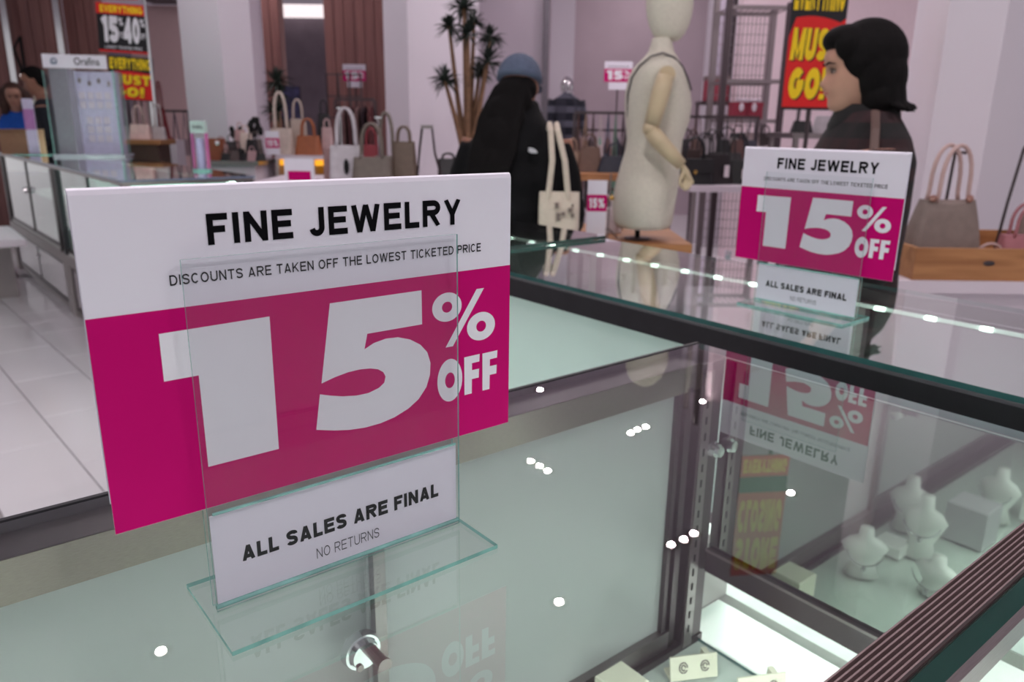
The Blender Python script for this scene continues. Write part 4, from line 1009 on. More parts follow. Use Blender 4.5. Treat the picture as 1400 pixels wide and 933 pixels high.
for k, (dx, l) in enumerate(((-6, 16), (-2, 19), (2, 18), (5, 14))):
    mb.tube([ap_(940 + dx * .6, 242, .215 + .004 * k), ap_(942 + dx, 242 + l * .5, .225), ap_(937 + dx, 242 + l, .235)], [.009, .008, .006], 8)
mb.tube([ap_(934, 236, .225), ap_(930, 246, .235), ap_(930, 255, .24)], [.010, .009, .007], 8)
hd = mb.build('hand', M_armw, t); remesh(hd, .004)
mb = MB(VF); a, z = rz_(872, 308, DF); mb.cyl((a, DF, ZW + .01), (a, DF, z + .03), .012, .012, 14); mb.build('pole', M_black, t)
mb = MB(VF); mb.lathe([(.06, 0), (.06, .006), (.014, .010)], (a, DF, ZW), 28); mb.build('base', M_steeld, t)
# things on the oak table
t = vthing('sale_sign', 'small pink topped sign on oak table behind the tote', 'sign', rz_(806, 290, 3.6)[0] + .03, 3.58, ZW)
h1 = rz_(803, 246, 3.6)[1] - ZW
mb = MB(LM(t)); mb.box(-.045, .045, -.002, .002, .004, h1); mb.build('card', M_paper, t)
mb = MB(LM(t)); mb.poly([(-.045, -.003, h1 - .14), (.045, -.003, h1 - .14), (.045, -.003, h1 - .065), (-.045, -.003, h1 - .065)]); mb.build('colour_panel', M_pink, t, recalc=False)
mb = MB(LM(t)); lettering(mb, '15%', -.035, .035, h1 - .125, h1 - .08, -.0036, .28); mb.build('numerals', M_white, t, recalc=False)
mb = MB(LM(t)); mb.box(-.06, .06, -.03, .03, 0, .004); mb.build('base_plate', M_acr, t)
handbag(rz_(808, 315, 3.7)[0] + .08, 3.85, ZW, .17, .12, .10, (214, 202, 206), .06, 'white round bag on oak table left of the dress form', taper=.7, two=False)
handbag(rz_(850, 315, 3.7)[0] - .02, 4.0, ZW, .13, .12, .08, (66, 44, 42), .08, 'dark brown bag on oak table behind the dress form', taper=.8, two=False)
t = vthing('purse_stand', 'slim chrome stand with gold ball on oak table', 'stand', rz_(826, 315, 3.75)[0], 3.62, ZW)
mb = MB(LM(t)); mb.tube([(0, 0, .0), (.005, 0, .3)], .004, 8); mb.build('pole', M_steel, t)
for s in (-1, 1): 
    mb = MB(LM(t)); mb.tube([(0, 0, .05), (s * .05, 0, .003)], .004, 8); mb.build('leg', M_steel, t)
mb = MB(LM(t)); mb.ell((.012, -.01, .19), (.012, .012, .012), 12, 8); mb.build('ball', mat('gold_ball', (236, 196, 120), .2, 1.0), t)

# ================================================================== RACKS OF HANGING PIECES
def rack(name, label, px0, px1, py, d, tops, zlow, cols, kind='garment', item='garment', lab='', m=M_steeld, seed=1):
    a, z = rz_(px0, py, d); b, _ = rz_(px1, py, d)
    t = vthing(name, label, 'rack', (a + b) / 2, d, FLOOR); w = (b - a) / 2; h = z - FLOOR
    mb = MB(LM(t)); mb.box(-w, w, -.012, .012, h - .024, h); mb.build('rail', m, t)
    for s in (-1, 1):
        mb = MB(LM(t)); mb.box(s * w - .012, s * w + .012, -.012, .012, .02, h - .024); mb.build('upright', m, t)
        mb = MB(LM(t)); mb.box(s * w - .015, s * w + .015, -.22, .22, 0, .02); mb.build('foot', m, t)
    rnd = random.Random(seed)
    for i, (c, nm) in enumerate(cols):
        x = a + (b - a) * (i + .5) / len(cols)
        hgt = zlow * (.8 + .35 * rnd.random()); wd = (b - a) / len(cols) * .85
        g = vthing(item, nm + ' ' + lab, 'garment' if kind == 'garment' else 'handbag', x, d, z - .03 - hgt, 0, lab)
        Q = LM(g)
        if kind == 'garment':
            rings = []
            for u, ww, dd in ((0, 1.0, .16), (.5, .95, .17), (.85, .9, .2), (.95, .6, .12), (1.0, .12, .02)):
                rings.append([(ww * wd / 2 * math.cos(q) * (1 + .15 * math.sin(5 * q)), dd * math.sin(q), u * (hgt - .05)) for q in [k * math.pi / 10 for k in range(20)]])
            mb = MB(Q); mb.loft(rings); mb.build('cloth', mat('cloth_%02x%02x%02x' % c, c, .9, var=.15), g, smooth=True)
            mb = MB(Q); mb.tube([(0, 0, hgt - .05), (0, 0, hgt), (0, .018, hgt + .012)], .004, 6); mb.build('hook', M_steel, g)
        else:
            bh = hgt * (.35 + .15 * rnd.random())
            mb = MB(Q); mb.loft([[(wd * s_ * q[0], .05 * q[1], u) for q in ((-.5, -1), (.5, -1), (.5, 1), (-.5, 1))] for u, s_ in ((0, 1), (bh * .7, 1.0), (bh, .75))]); mb.build('body', mat('cloth_%02x%02x%02x' % c, c, .6, var=.15), g)
            mb = MB(Q); mb.tube([(-wd * .35, 0, bh), (0, -.0, hgt), (0, 0, hgt + .01), (wd * .35, 0, bh)], .006, 6); mb.build('strap', mat('cloth_%02x%02x%02x' % c, c, .6), g)
    return t
rack('bag_rack', 'dark rack of brown and coloured bags behind the cap wearer', 786, 858, 152, 7.2, 0, .62, [((92, 66, 60), 'brown'), ((150, 124, 104), 'tan'), ((70, 54, 56), 'dark brown'), ((190, 176, 178), 'off-white'), ((60, 72, 92), 'slate blue'), ((96, 128, 112), 'sage green'), ((58, 44, 48), 'near black')], 'bag', 'hanging_bag', 'bag hung on the rack by the dress form', seed=3)
rack('bag_rack', 'second dark rack with shawl coloured bags further back', 790, 862, 176, 8.4, 0, .75, [((120, 96, 92), 'brown'), ((84, 70, 72), 'charcoal'), ((110, 140, 126), 'green'), ((128, 90, 84), 'russet'), ((40, 38, 52), 'navy'), ((150, 130, 130), 'beige')], 'garment', 'hanging_garment', 'shawl hung behind the bag rack', seed=5)
r0 = rz_(775, 230, 6.3)[0]
table('display_table', 'wooden table with dark scarves behind the cap wearer', r0, r0 + .6, 6.2, 6.8, rz_(800, 238, 6.2)[1], .05, M_woodt, M_steeld)
zt = rz_(800, 238, 6.2)[1] + .001
for i, (c, nm, w) in enumerate((((30, 32, 48), 'folded navy scarf bag on the wooden table', .3), ((104, 78, 66), 'brown slouchy bag on the wooden table', .22), ((150, 122, 104), 'tan slouchy bag at left of the wooden table', .16))):
    handbag(r0 + [.40, .2, .06][i], 6.45 + .05 * i, zt, w, [.13, .2, .16][i], .14, c, .1, nm, taper=.7)
rack('garment_rack', 'dark rack of reddish garments before the wood wall', 458, 512, 134, 8.3, 0, .62, [((96, 60, 62), 'maroon'), ((140, 110, 108), 'dusty rose'), ((104, 70, 72), 'wine'), ((150, 120, 116), 'blush'), ((60, 44, 52), 'plum'), ((120, 70, 70), 'brick red')], 'garment', 'hanging_garment', 'garment on the rack by the wood wall', seed=8)
mb = MB(VF); 
t = vthing('grid_frame', 'open dark grid frame above the reddish garments', 'rack', rz_(462, 110, 8.6)[0], 8.6, FLOOR)
h = rz_(462, 100, 8.6)[1] - FLOOR
for x in (-.12, 0, .12, .24):
    mb = MB(LM(t)); mb.box(x - .008, x + .008, -.008, .008, 0, h); mb.build('upright', M_steeld, t)
for z in (h - .02, h - .24, h - .46):
    mb = MB(LM(t)); mb.box(-.128, .248, -.007, .007, z, z + .014); mb.build('crossbar', M_steeld, t)
rack('bag_rack', 'chrome rack of long-strapped bags under the banners', 160, 206, 132, 7.9, 0, .72, [((110, 84, 78), 'brown'), ((60, 48, 50), 'dark'), ((150, 120, 110), 'tan'), ((30, 28, 34), 'black'), ((176, 160, 160), 'pale')], 'bag', 'hanging_bag', 'bag hanging under the left banners', m=M_chrome, seed=11)
rack('bag_rack', 'thin dark frame rack beside the left white column', 218, 257, 150, 8.4, 0, .5, [((120, 24, 34), 'red'), ((60, 50, 70), 'dusky blue'), ((150, 130, 136), 'pale rose')], 'bag', 'hanging_bag', 'bag on the thin rack by the column', seed=13)
r0 = rz_(176, 200, 7.1)[0]; zt = rz_(190, 191, 7.05)[1]
table('display_table', 'brown box table behind the earring tower', r0, r0 + .34, 6.98, 7.3, zt, .04, M_woodt, mat('dark_brown_board', (92, 66, 58), .6), style='box')
handbag(r0 + .11, 7.12, zt + .001, .19, .13, .1, (226, 196, 190), .16, 'cream structured bag on the brown box table', taper=.85, hr=.004)
handbag(r0 + .27, 7.14, zt + .001, .12, .11, .08, (186, 176, 178), .2, 'pale grey bag on the brown box table', taper=.85, hr=.004)
# crossbody in red beside rack
handbag(rz_(224, 190, 7.9)[0], 7.9, rz_(224, 191, 7.9)[1], .13, .3, .09, (112, 20, 30), .25, 'deep red tall bag on its narrow stand', taper=.5, hr=.005)
t = vthing('plinth', 'narrow white plinth under the deep red bag', 'plinth', rz_(224, 190, 7.9)[0], 7.9, FLOOR)
mb = MB(LM(t)); mb.box(-.12, .16, -.1, .1, 0, rz_(224, 191, 7.9)[1] - FLOOR - .001); mb.build('body', M_wall, t)

# ================================================================== CENTRE LEFT TABLES
za = rz_(320, 219, 5.7)[1]
ra = rz_(286, 219, 5.7)[0]; rb = rz_(362, 219, 5.7)[0]
table('display_table', 'white accessory table right of the left column', ra, rb, 5.55, 6.1, za, .03, M_steel, M_wall, style='box')
ZA = za + .001
t = vthing('leather_tray', 'orange-brown leather tray at the left of accessory table', 'tray', ra + .07, 5.68, ZA)
mb = MB(LM(t)); mb.box(-.05, .05, -.05, .05, 0, .15); mb.build('body', mat('cognac_leather', (132, 66, 36), .4), t)
mb = MB(LM(t)); mb.ell((.025, -.052, .12), (.018, .006, .018), 10, 8); mb.build('badge', M_chrome, t)
accs = [((150, 120, 120), .12, .14, 'mauve'), ((40, 34, 38), .10, .12, 'black'), ((196, 156, 156), .10, .16, 'rose'), ((24, 22, 26), .14, .10, 'jet black low'), ((210, 190, 180), .11, .18, 'ivory'), ((96, 84, 82), .12, .11, 'taupe'), ((22, 20, 24), .10, .18, 'black upright')]
for i, (c, w, h, nm) in enumerate(accs):
    x = ra + .07 + (rb - ra - .12) * (i + .7) / 7.6
    handbag(x, 5.70 + .10 * (i % 3), ZA, w * .95, h * (.8 + .25 * (i % 3)), .08, c, .05, nm + ' small purse crowded on the accessory table', 'small purses on the accessory table', two=False, hr=.004, yaw=.4 * math.sin(i * 1.7))
for i, (c, nm) in enumerate((((22, 20, 24), 'black low pouch in the front row of the accessory table'), ((70, 52, 52), 'brown low pouch in the front row of the accessory table'), ((30, 26, 30), 'charcoal low pouch in the front row of the accessory table'), ((168, 132, 136), 'pink low pouch in the front row of the accessory table'), ((16, 15, 18), 'black low pouch at right of the accessory table front'))):
    handbag(ra + .16 + i * .062, 5.60, ZA, .075, .05 + .02 * (i % 2), .05, c, .03, nm, two=False, hr=.003, yaw=.5 * math.sin(i * 2.3))
def tree(r, d, z, h, nm, seed):
    t = vthing('necklace_tree', nm, 'jewelry stand', r, d, z); rn = random.Random(seed)
    mb = MB(LM(t)); mb.lathe([(.04, 0), (.04, .008), (.006, .012)], n=12); mb.cyl((0, 0, .01), (0, 0, h), .005, .005, 8); mb.build('stem', M_black, t)
    for k in range(7):
        a = rn.random() * 6.28; q = (.035 * math.cos(a), .035 * math.sin(a), h - .02 * (k % 4) + .01)
        mb = MB(LM(t)); mb.tube([(0, 0, h - .08 + .01 * k), q], .003, 6); mb.ell(q, (.02, .02, .024), 8, 6); mb.build('ornament', M_black, t)
tree(rz_(318, 210, 5.9)[0], 6.02, ZA, .20, 'black ornament tree at left of the accessory table', 1)
tree(rz_(342, 210, 5.9)[0], 6.02, ZA, .27, 'taller black ornament tree on the accessory table', 2)
tree(rz_(349, 210, 5.9)[0], 5.95, ZA, .22, 'black ornament tree at right of the accessory table', 3)
# pale cabinet with warm glow and bags in front of the rear wood wall
zc = rz_(400, 212, 5.9)[1]; rc0 = rb + .03; rc1 = rz_(452, 212, 5.9)[0]
t = vthing('display_cabinet', 'pale open cabinet with warm lit amber compartments', 'cabinet', (rc0 + rc1) / 2, 6.1, FLOOR)
w = (rc1 - rc0) / 2; h = zc - FLOOR
mb = MB(LM(t)); mb.box(-w, w, -.25, .25, h - .03, h); mb.build('top_board', M_wall, t)
mb = MB(LM(t)); mb.box(-w, w, .22, .25, 0, h - .03); mb.build('back_board', mat('peach_board', (236, 190, 160), .6), t)
for x in (-w, -w * .35, w * .3, w - .02):
    mb = MB(LM(t)); mb.box(x, x + .02, -.25, .22, 0, h - .03); mb.build('divider', M_cab, t)
mb = MB(LM(t)); mb.box(-w + .02, w - .02, -.20, .2, h - .075, h - .035); mb.build('amber_lamp', mat('amber_lamp', (255, 190, 60), .4, emit=(255, 176, 40), es=.9), t)
mb = MB(LM(t)); mb.box(-w + .02, w - .02, -.24, .22, h - .40, h - .38); mb.build('shelf', M_wall, t)
ZC = zc + .001
handbag(rz_(382, 205, 5.9)[0], 5.98, ZC, .17, .19, .10, (206, 190, 180), .26, 'cream tote with tall straps on the lit cabinet', taper=.9, hr=.006)
handbag(rz_(401, 205, 5.9)[0], 6.08, ZC, .13, .26, .08, (186, 170, 160), .14, 'beige upright bag at back of the lit cabinet', taper=.9, hr=.005)
handbag(rz_(421, 205, 5.9)[0], 5.93, ZC - .0, .20, .14, .12, (158, 88, 52), .12, 'glossy cognac handbag on the lit cabinet edge', taper=.8, hr=.006)
handbag(rz_(434, 205, 5.9)[0], 6.15, ZC, .14, .30, .08, (28, 26, 30), .10, 'black tall bag behind the cognac handbag', taper=.6, two=False)
handbag(rz_(444, 205, 5.9)[0], 6.0, ZC, .09, .20, .07, (190, 160, 160), .06, 'blush narrow bag right of the cognac handbag', taper=.8, two=False)
t = vthing('sale_sign', 'tiny pink fifteen sign at the accessory table corner', 'sign', rz_(365, 200, 5.7)[0] , 5.84, ZC)
h1 = .17
mb = MB(LM(t)); mb.box(-.05, .05, -.002, .002, .004, h1); mb.build('card', M_paper, t)
mb = MB(LM(t)); mb.poly([(-.05, -.003, .05), (.05, -.003, .05), (.05, -.003, .12), (-.05, -.003, .12)]); mb.build('colour_panel', M_pink, t, recalc=False)
mb = MB(LM(t)); lettering(mb, '15%', -.04, .04, .062, .108, -.0036, .28); mb.build('numerals', M_white, t, recalc=False)
mb = MB(LM(t)); mb.box(-.05, .05, -.03, .03, 0, .004); mb.build('base_plate', M_acr, t)
t = vthing('wall_poster', 'dark blue abstract patterned panel on the grey wall', 'poster', rz_(398, 145, 8.0)[0], 8.0, FLOOR)
h0, h1 = rz_(398, 166, 8)[1] - FLOOR, rz_(398, 118, 8)[1] - FLOOR
mb = MB(LM(t)); mb.box(-.09, .09, -.01, .01, h0, h1); mb.build('panel', mat('indigo_pattern', (56, 56, 92), .4, var=.9, scale=14), t)
mb = MB(LM(t)); mb.box(-.1, .1, .01, .03, 0, h1); mb.build('stand', M_steeld, t)

# nearer table of totes
zt = rz_(500, 247, 4.7)[1]; ra = rz_(362, 247, 4.7)[0]; rb = rz_(622, 247, 4.7)[0]
table('display_table', 'long pale table of neutral totes behind the large sign', ra, rb, 4.45, 5.15, zt, .04, M_wall, M_wall, style='box')
ZN = zt + .001
def hz(py, d=4.7): return rz_(500, py, d)[1] - ZN
b1 = handbag(rz_(475, 240, 4.65)[0], 4.66, ZN, .205, hz(199), .13, (196, 190, 196), hz(148) - hz(199), 'light grey tote with black oval tag and tall handles', taper=.92, hr=.006)
mb = MB(LM(b1)); mb.ell((.01, -.075, .085), (.016, .006, .045), 12, 8); mb.build('oval_tag', M_black, b1)
handbag(rz_(513, 240, 4.7)[0], 4.62, ZN, .24, hz(214), .14, (112, 102, 94), .19, 'dark taupe slouchy tote right of the light grey tote', taper=.88, hr=.007)
handbag(rz_(552, 240, 4.7)[0], 4.74, ZN, .16, hz(193), .13, (108, 92, 80), .085, 'brown structured tote left of the mirror stand', taper=.8, hr=.007)
handbag(rz_(448, 240, 4.7)[0], 4.78, ZN, .075, hz(204), .08, (150, 118, 116), .0, 'dusty rose pouch left of the light grey tote', taper=.95)
handbag(rz_(528, 240, 4.9)[0], 4.95, ZN, .20, hz(215), .12, (120, 112, 104), .26, 'grey-brown hobo hanging behind the taupe tote', taper=.7, hr=.008)
handbag(rz_(506, 240, 4.9)[0], 4.98, ZN, .12, hz(200), .08, (150, 56, 66), .10, 'red and cream small bag between the totes', taper=.9, hr=.004)
handbag(rz_(612, 240, 4.7)[0], 4.75, ZN, .13, hz(216), .1, (52, 50, 52), .03, 'charcoal small bag at left of the cap wearer', taper=.9)
for i, (px, top, lb) in enumerate(((520, 162, 'chrome purse stand behind the taupe tote'), (470, 150, 'chrome purse stand behind the light grey tote'))):
    t = vthing('purse_stand', lb, 'stand', rz_(px, 240, 4.85)[0], 4.84, ZN); h = hz(top, 4.85)
    mb = MB(LM(t)); mb.lathe([(.045, 0), (.045, .008), (.01, .012)], n=16); mb.build('base', M_chrome, t)
    mb = MB(LM(t)); mb.cyl((0, 0, .01), (0, 0, h), .006, .006, 8); mb.build('pole', M_chrome, t)
    mb = MB(LM(t)); mb.box(-.018, .018, -.012, .012, h, h + .012); mb.build('cap', M_chrome, t)
# leaning a-frame easel mirror
t = vthing('frame_easel', 'grey inverted V strap stand beside the white column', 'stand', rz_(588, 240, 4.8)[0], 4.72, ZN); h = hz(170, 4.8)
mb = MB(LM(t)); mb.box(-.04, .03, -.012, .012, h - .02, h); mb.build('top_bar', M_steel, t)
mb = MB(LM(t)); mb.tube([(-.035, 0, h - .02), (-.05, 0, h * .6), (-.07, 0, 0)], [.016, .014, .012], 6, .5); mb.build('leg', M_steeld, t)
mb = MB(LM(t)); mb.tube([(.025, 0, h - .02), (.04, 0, h * .5), (.085, 0, 0)], [.013, .014, .02], 6, .5); mb.build('leg', M_steeld, t)
t = vthing('sale_sign', 'half-hidden pink sign just above the large sale sign', 'sign', rz_(416, 240, 4.6)[0], 4.5, ZN)
h1 = hz(218, 4.5)
mb = MB(LM(t)); mb.box(-.085, .085, -.002, .002, .004, h1); mb.build('card', M_paper, t)
mb = MB(LM(t)); mb.poly([(-.065, -.003, .01), (.065, -.003, .01), (.065, -.003, h1 - .07), (-.065, -.003, h1 - .07)]); mb.build('colour_panel', M_pink, t, recalc=False)
mb = MB(LM(t)); mb.box(-.06, .06, -.03, .03, 0, .004); mb.build('base_plate', M_acr, t)

# ================================================================== PLANTS
M_leaf = mat('dark_yucca_leaf', (22, 36, 28), .6, var=.4, scale=10); M_trunk = mat('tan_trunk', (128, 96, 72), .8, var=.2, scale=30)
def yucca(label, base, d, heads, trunk_z0, seed, name='potted_yucca'):
    rn = random.Random(seed)
    r, z = rz_(*base, d)
    t = vthing(name, label, 'plant', r, d, FLOOR)
    mb = MB(LM(t)); mb.lathe([(.14, 0), (.19, .42), (.17, .42), (.165, .38)], n=24); mb.build('planter', M_cab, t)
    mb = MB(LM(t)); mb.lathe([(.165, .37), (.165, .385)], n=20); mb.build('soil', M_ribd, t)
    for px, py, rad, dy in heads:
        hr_, hz_ = rz_(px, py, d + dy); hx = hr_ - r; hh_ = hz_ - FLOOR
        zf = z - FLOOR
        mb = MB(LM(t)); mb.tube([(hx * .1, 0, .38), (hx * .12 + .0, dy * .1, zf * .9), (hx * .55, dy * .5, zf + (hh_ - zf) * .35), (hx, dy, hh_)], [.035, .030, .018, .012], 8); mb.build('stem', M_trunk, t, smooth=True)
        R_ = 1.0 * rad * (d) / 1054
        mb = MB(LM(t))
        for k in range(64):
            a = rn.random() * 6.283; e = math.radians(rn.uniform(-38, 85)); L_ = R_ * rn.uniform(.75, 1.15)
            u = Vector((math.cos(a) * math.cos(e), math.sin(a) * math.cos(e), math.sin(e)))
            sd = u.cross(Vector((0, 0, 1)));
            if sd.length < .05: sd = Vector((1, 0, 0))
            sd.normalize(); c = Vector((hx, dy, hh_)); wd = .0085
            m1 = c + u * L_ * .55; tip = c + u * L_ + Vector((0, 0, -.22 * L_))
            up = sd.cross(u) * .003
            p0, p1 = c - sd * wd * .6, c + sd * wd * .6; q0, q1 = m1 - sd * wd, m1 + sd * wd
            A_ = [mb.V(p) for p in (p0, p1, q1, q0)]; T_ = mb.V(tip); K0 = mb.V(c - up * 2); K1 = mb.V(m1 - up * 2)
            mb._f([A_[0], A_[1], A_[2], A_[3]]); mb._f([A_[3], A_[2], T_]); mb._f([A_[1], A_[0], K0]); mb._f([A_[0], A_[3], K1, K0]); mb._f([A_[2], A_[1], K0, K1]); mb._f([A_[3], T_, K1]); mb._f([T_, A_[2], K1])
        o = mb.build('leaf_crown', M_leaf, t); o['kind'] = 'stuff'
yucca('tall branching dark-leaved yucca beside the middle white column', (640, 190), 5.9, [(634, 10, 30, 0), (614, 37, 22, .05), (640, 48, 25, -.1), (670, 51, 24, .05), (667, 84, 27, -.12), (608, 110, 26, -.1), (655, 100, 22, .1), (648, 30, 20, .15)], 0, 3)
yucca('small dark yucca at the foot of the left column', (378, 150), 6.5, [(378, 112, 26, 0), (377, 152, 24, -.05), (380, 128, 22, 0)], 0, 5)

# ================================================================== PEOPLE
M_skin = mat('skin_light', (176, 130, 112), .55, var=.05, scale=20); M_skin2 = mat('skin_tan', (150, 104, 86), .55, var=.05, scale=20)
M_hair = mat('dark_hair', (12, 9, 10), .8, var=.5, scale=40, stretch=(8, 8, 1), spec=.15); M_hairb = mat('brown_hair', (66, 42, 34), .75, var=.4, scale=40, stretch=(8, 8, 1))
M_lip = mat('lip', (166, 92, 88), .5); M_eye = mat('eye_dark', (26, 18, 18), .3); M_eyew = mat('eye_white', (150, 130, 122), .4)
def head_rings(c, s=1.0, tilt=None):
    """face towards -y; c = centre of the head at eye level; s=1 gives a 0.225 m head"""
    rows = [(-.150, .050, .055, .050), (-.118, .056, .060, .052), (-.108, .078, .058, .046), (-.098, .084, .062, .052), (-.085, .084, .068, .058), (-.074, .079, .072, .062), (-.064, .086, .075, .065), (-.057, .083, .078, .067), (-.050, .087, .080, .068), (-.040, .084, .084, .070), (-.028, .083, .088, .072), (-.012, .083, .092, .0735), (.0, .081, .095, .0745), (.012, .083, .097, .075), (.024, .088, .098, .0755), (.045, .088, .098, .075), (.065, .080, .094, .071), (.083, .066, .082, .061), (.098, .045, .060, .045), (.107, .022, .034, .024), (.110, .006, .010, .008)]
    n = 48; R_ = []
    for z, f, b, w in rows:
        ring = []
        for k in range(n):
            a = 2 * math.pi * k / n - math.pi / 2          # k=0 looks at -y
            ca, sa = math.cos(a), math.sin(a)
            x = w * math.copysign(abs(ca) ** .9, ca); y = (f if sa < 0 else b) * math.copysign(abs(sa) ** .85, sa)
            ph = abs((k if k < n / 2 else k - n) * 2 * math.pi / n)
            nose = max(0, 1 - abs(z + .038) / .020) * .020 + (max(0, (z + .038)) > 0) * max(0, .017 * (1 - (z + .038) / .050) if z < .012 else 0)
            nose = max(0, nose)
            y -= nose * math.exp(-(ph / .17) ** 2)
            eye = .010 * math.exp(-((ph - .44) / .20) ** 2) * math.exp(-((z - .0) / .013) ** 2); y += eye
            cheek = .004 * math.exp(-((ph - .62) / .25) ** 2) * math.exp(-((z + .03) / .02) ** 2); y -= cheek
            lip = .004 * math.exp(-(ph / .25) ** 2) * (math.exp(-((z + .055) / .004) ** 2) + math.exp(-((z + .066) / .005) ** 2)); y -= lip
            p = Vector((x, y, z)) * s
            if tilt: p = tilt @ p
            ring.append(tuple(Vector(c) + p))
        R_.append(ring)
    return R_
def person(label, r, d, yaw, H, skin, arms, shw=.185, turn=0.0, nod=0.0, lean=0.0):
    t = vthing('person', label, 'person', r, d, FLOOR, yaw); Q = LM(t)
    hc = (0, -.03 - lean, H * .935); TL = Matrix.Rotation(turn, 4, 'Z') @ Matrix.Rotation(nod, 4, 'X')
    s = H * .93 / 1.55
    mb = MB(Q)
    mb.loft(head_rings(hc, s, TL))
    for e in (-1, 1):
        q = Vector(hc) + TL @ Vector((e * .077 * s, .008, -.012 * s)); mb.ell(tuple(q), (.010, .017, .028), 10, 8)
    mb.tube([(0, .0 - lean * .2, H * .78), (0, .008 - lean * .7, H * .83), tuple(Vector(hc) + Vector((0, .025, -.06)))], [.072, .055, .055], 16)
    mb.loft([[(w * math.cos(a), yy - lean * u + dd * math.sin(a), z * H) for a in [k * math.pi / 12 for k in range(24)]] for z, w, dd, yy, u in ((.46, .14, .09, .01, 0), (.52, .165, .11, .01, 0), (.60, .13, .09, .0, .1), (.70, .15, .10, .0, .2), (.77, .165, .10, .0, .3), (.81, .15, .075, .0, .4), (.835, .08, .06, .0, .5))])
    for sx in (-1, 1):
        mb.tube([(sx * .085, .01, .50 * H), (sx * .09, .0, .285 * H), (sx * .09, .02, .05 * H)], [.085, .056, .038], 14)
        mb.tube([(sx * .09, .05, .03 * H), (sx * .095, -.04, .022 * H), (sx * .10, -.14, .015 * H)], [.032, .038, .026], 10, .7)
    for sx, el, wr in arms:
        sh = (sx * shw, -lean * .4, .80 * H)
        mb.tube([sh, el, wr], [.052, .040, .028], 12)
        dr = (Vector(wr) - Vector(el)).normalized(); u = dr.cross(Vector((0, 0, 1))); u = u.normalized() if u.length > .01 else Vector((1, 0, 0)); v = u.cross(dr)
        w0 = Vector(wr); mb.tube([w0, w0 + dr * .05, w0 + dr * .085], [.026, .036, .032], 12, .5)
        for k in range(4):
            b = w0 + dr * .08 + u * (-.024 + .016 * k); L_ = [.058, .068, .064, .05][k]
            mb.tube([b, b + dr * L_ * .5 + v * .006, b + dr * L_ * .85 - v * .012], [.0095, .009, .007], 8)
        b = w0 + dr * .03 + u * -.03; mb.tube([b, b - u * .022 + dr * .025, b - u * .026 + dr * .055 - v * .01], [.012, .010, .008], 8)
    body = mb.build('body', skin, t); remesh(body, .0065)
    # eyes, brows, lips
    def hp(x, y, z): return tuple(Vector(hc) + TL @ (Vector((x, y, z)) * s))
    for e in (-1, 1):
        mb = MB(Q); mb.ell(hp(e * .031, -.0675, .001), (.013 * s, .010 * s, .0065 * s), 12, 8); ey = mb.build('eye', M_eyew, t, smooth=True)
        mb = MB(Q); mb.ell(hp(e * .031, -.0755, .001), (.0062 * s, .004, .0060 * s), 10, 8); mb.build('iris', M_eye, ey, smooth=True)
        mb = MB(Q); mb.tube([hp(e * .016, -.0800, .006), hp(e * .031, -.0795, .0095), hp(e * .046, -.0700, .004)], .0016, 6); mb.build('eyelash', M_eye, t)
        mb = MB(Q); mb.tube([hp(e * .014, -.0875, .021), hp(e * .032, -.0850, .026), hp(e * .052, -.0700, .020)], [.0022, .0028, .0012], 6); mb.build('eyebrow', M_hair, t)
    mb = MB(Q); mb.tube([hp(-.022, -.079, -.061), hp(-.008, -.0895, -.058), hp(0, -.0905, -.059), hp(.008, -.0895, -.058), hp(.022, -.079, -.061)], [.001, .004, .004, .004, .001], 8, .8); mb.build('lips', M_lip, t)
    return t, Q, hc, TL, s
def hairmesh(t, Q, m, shapes, v=.008, name='hair'):
    mb = MB(Q)
    for sh in shapes:
        if sh[0] == 'e': mb.ell(sh[1], sh[2], 20, 14)
        else: mb.tube(sh[1], sh[2], 8)
    o = mb.build(name, m, t); remesh(o, v); return o

# --- woman in dark plaid, seen from her left side
H = 1.60; yaw_w = math.radians(-90 - 9)
t, Q, hc, TL, s = person('woman with dark bob in dark red plaid coat, facing left', rz_(1186, 100, 2.3)[0], 2.3, yaw_w, H, M_skin, [(-1, (-.22, .02, .60 * H), (-.20, -.12, .52 * H)), (1, (.22, .02, .60 * H), (.20, -.10, .48 * H))], nod=math.radians(8), turn=math.radians(0))
x0, y0, z0 = hc
def HP(x, y, z): return tuple(Vector(hc) + TL @ Vector((x, y, z)))
shapes = [('e', HP(0, .030, .028), (.098, .104, .103)), ('e', HP(0, -.020, .078), (.078, .070, .044)), ('e', HP(0, .060, -.035), (.098, .070, .095)), ('e', HP(0, .050, -.095), (.098, .062, .045))]
rn = random.Random(4)
for e in (-1, 1):
    shapes += [('e', HP(e * .062, .034, -.015), (.038, .046, .085)), ('e', HP(e * .062, .040, -.085), (.036, .046, .050)), ('e', HP(e * .058, -.028, .060), (.026, .042, .040))]
for k in range(46):
    a = math.radians(rn.uniform(20, 160)); cx_, cy_ = .088 * math.cos(a), .035 + .072 * math.sin(a)
    out = Vector((math.cos(a), math.sin(a) * .9, 0)); zt_ = rn.uniform(.0, .06)
    p0 = Vector((cx_, cy_, zt_)); p1 = Vector((cx_ * 1.06, cy_ * 1.04 + .004, -.06)); p2 = p1 + Vector((0, 0, -.05)) + out * .004; p3 = p2 + Vector((0, 0, -.022)) + out * rn.uniform(.012, .040) + Vector((0, 0, rn.uniform(-.004, .016)))
    shapes.append(('t', [HP(*p) for p in (p0, p1, p2, p3)], [.010, .010, .009, .004]))
hairmesh(t, Q, M_hair, shapes, .005)
mb = MB(Q); M_pl = plaid('dark_red_plaid', (10, 8, 10), (40, 16, 20), (24, 12, 16), 13.0)
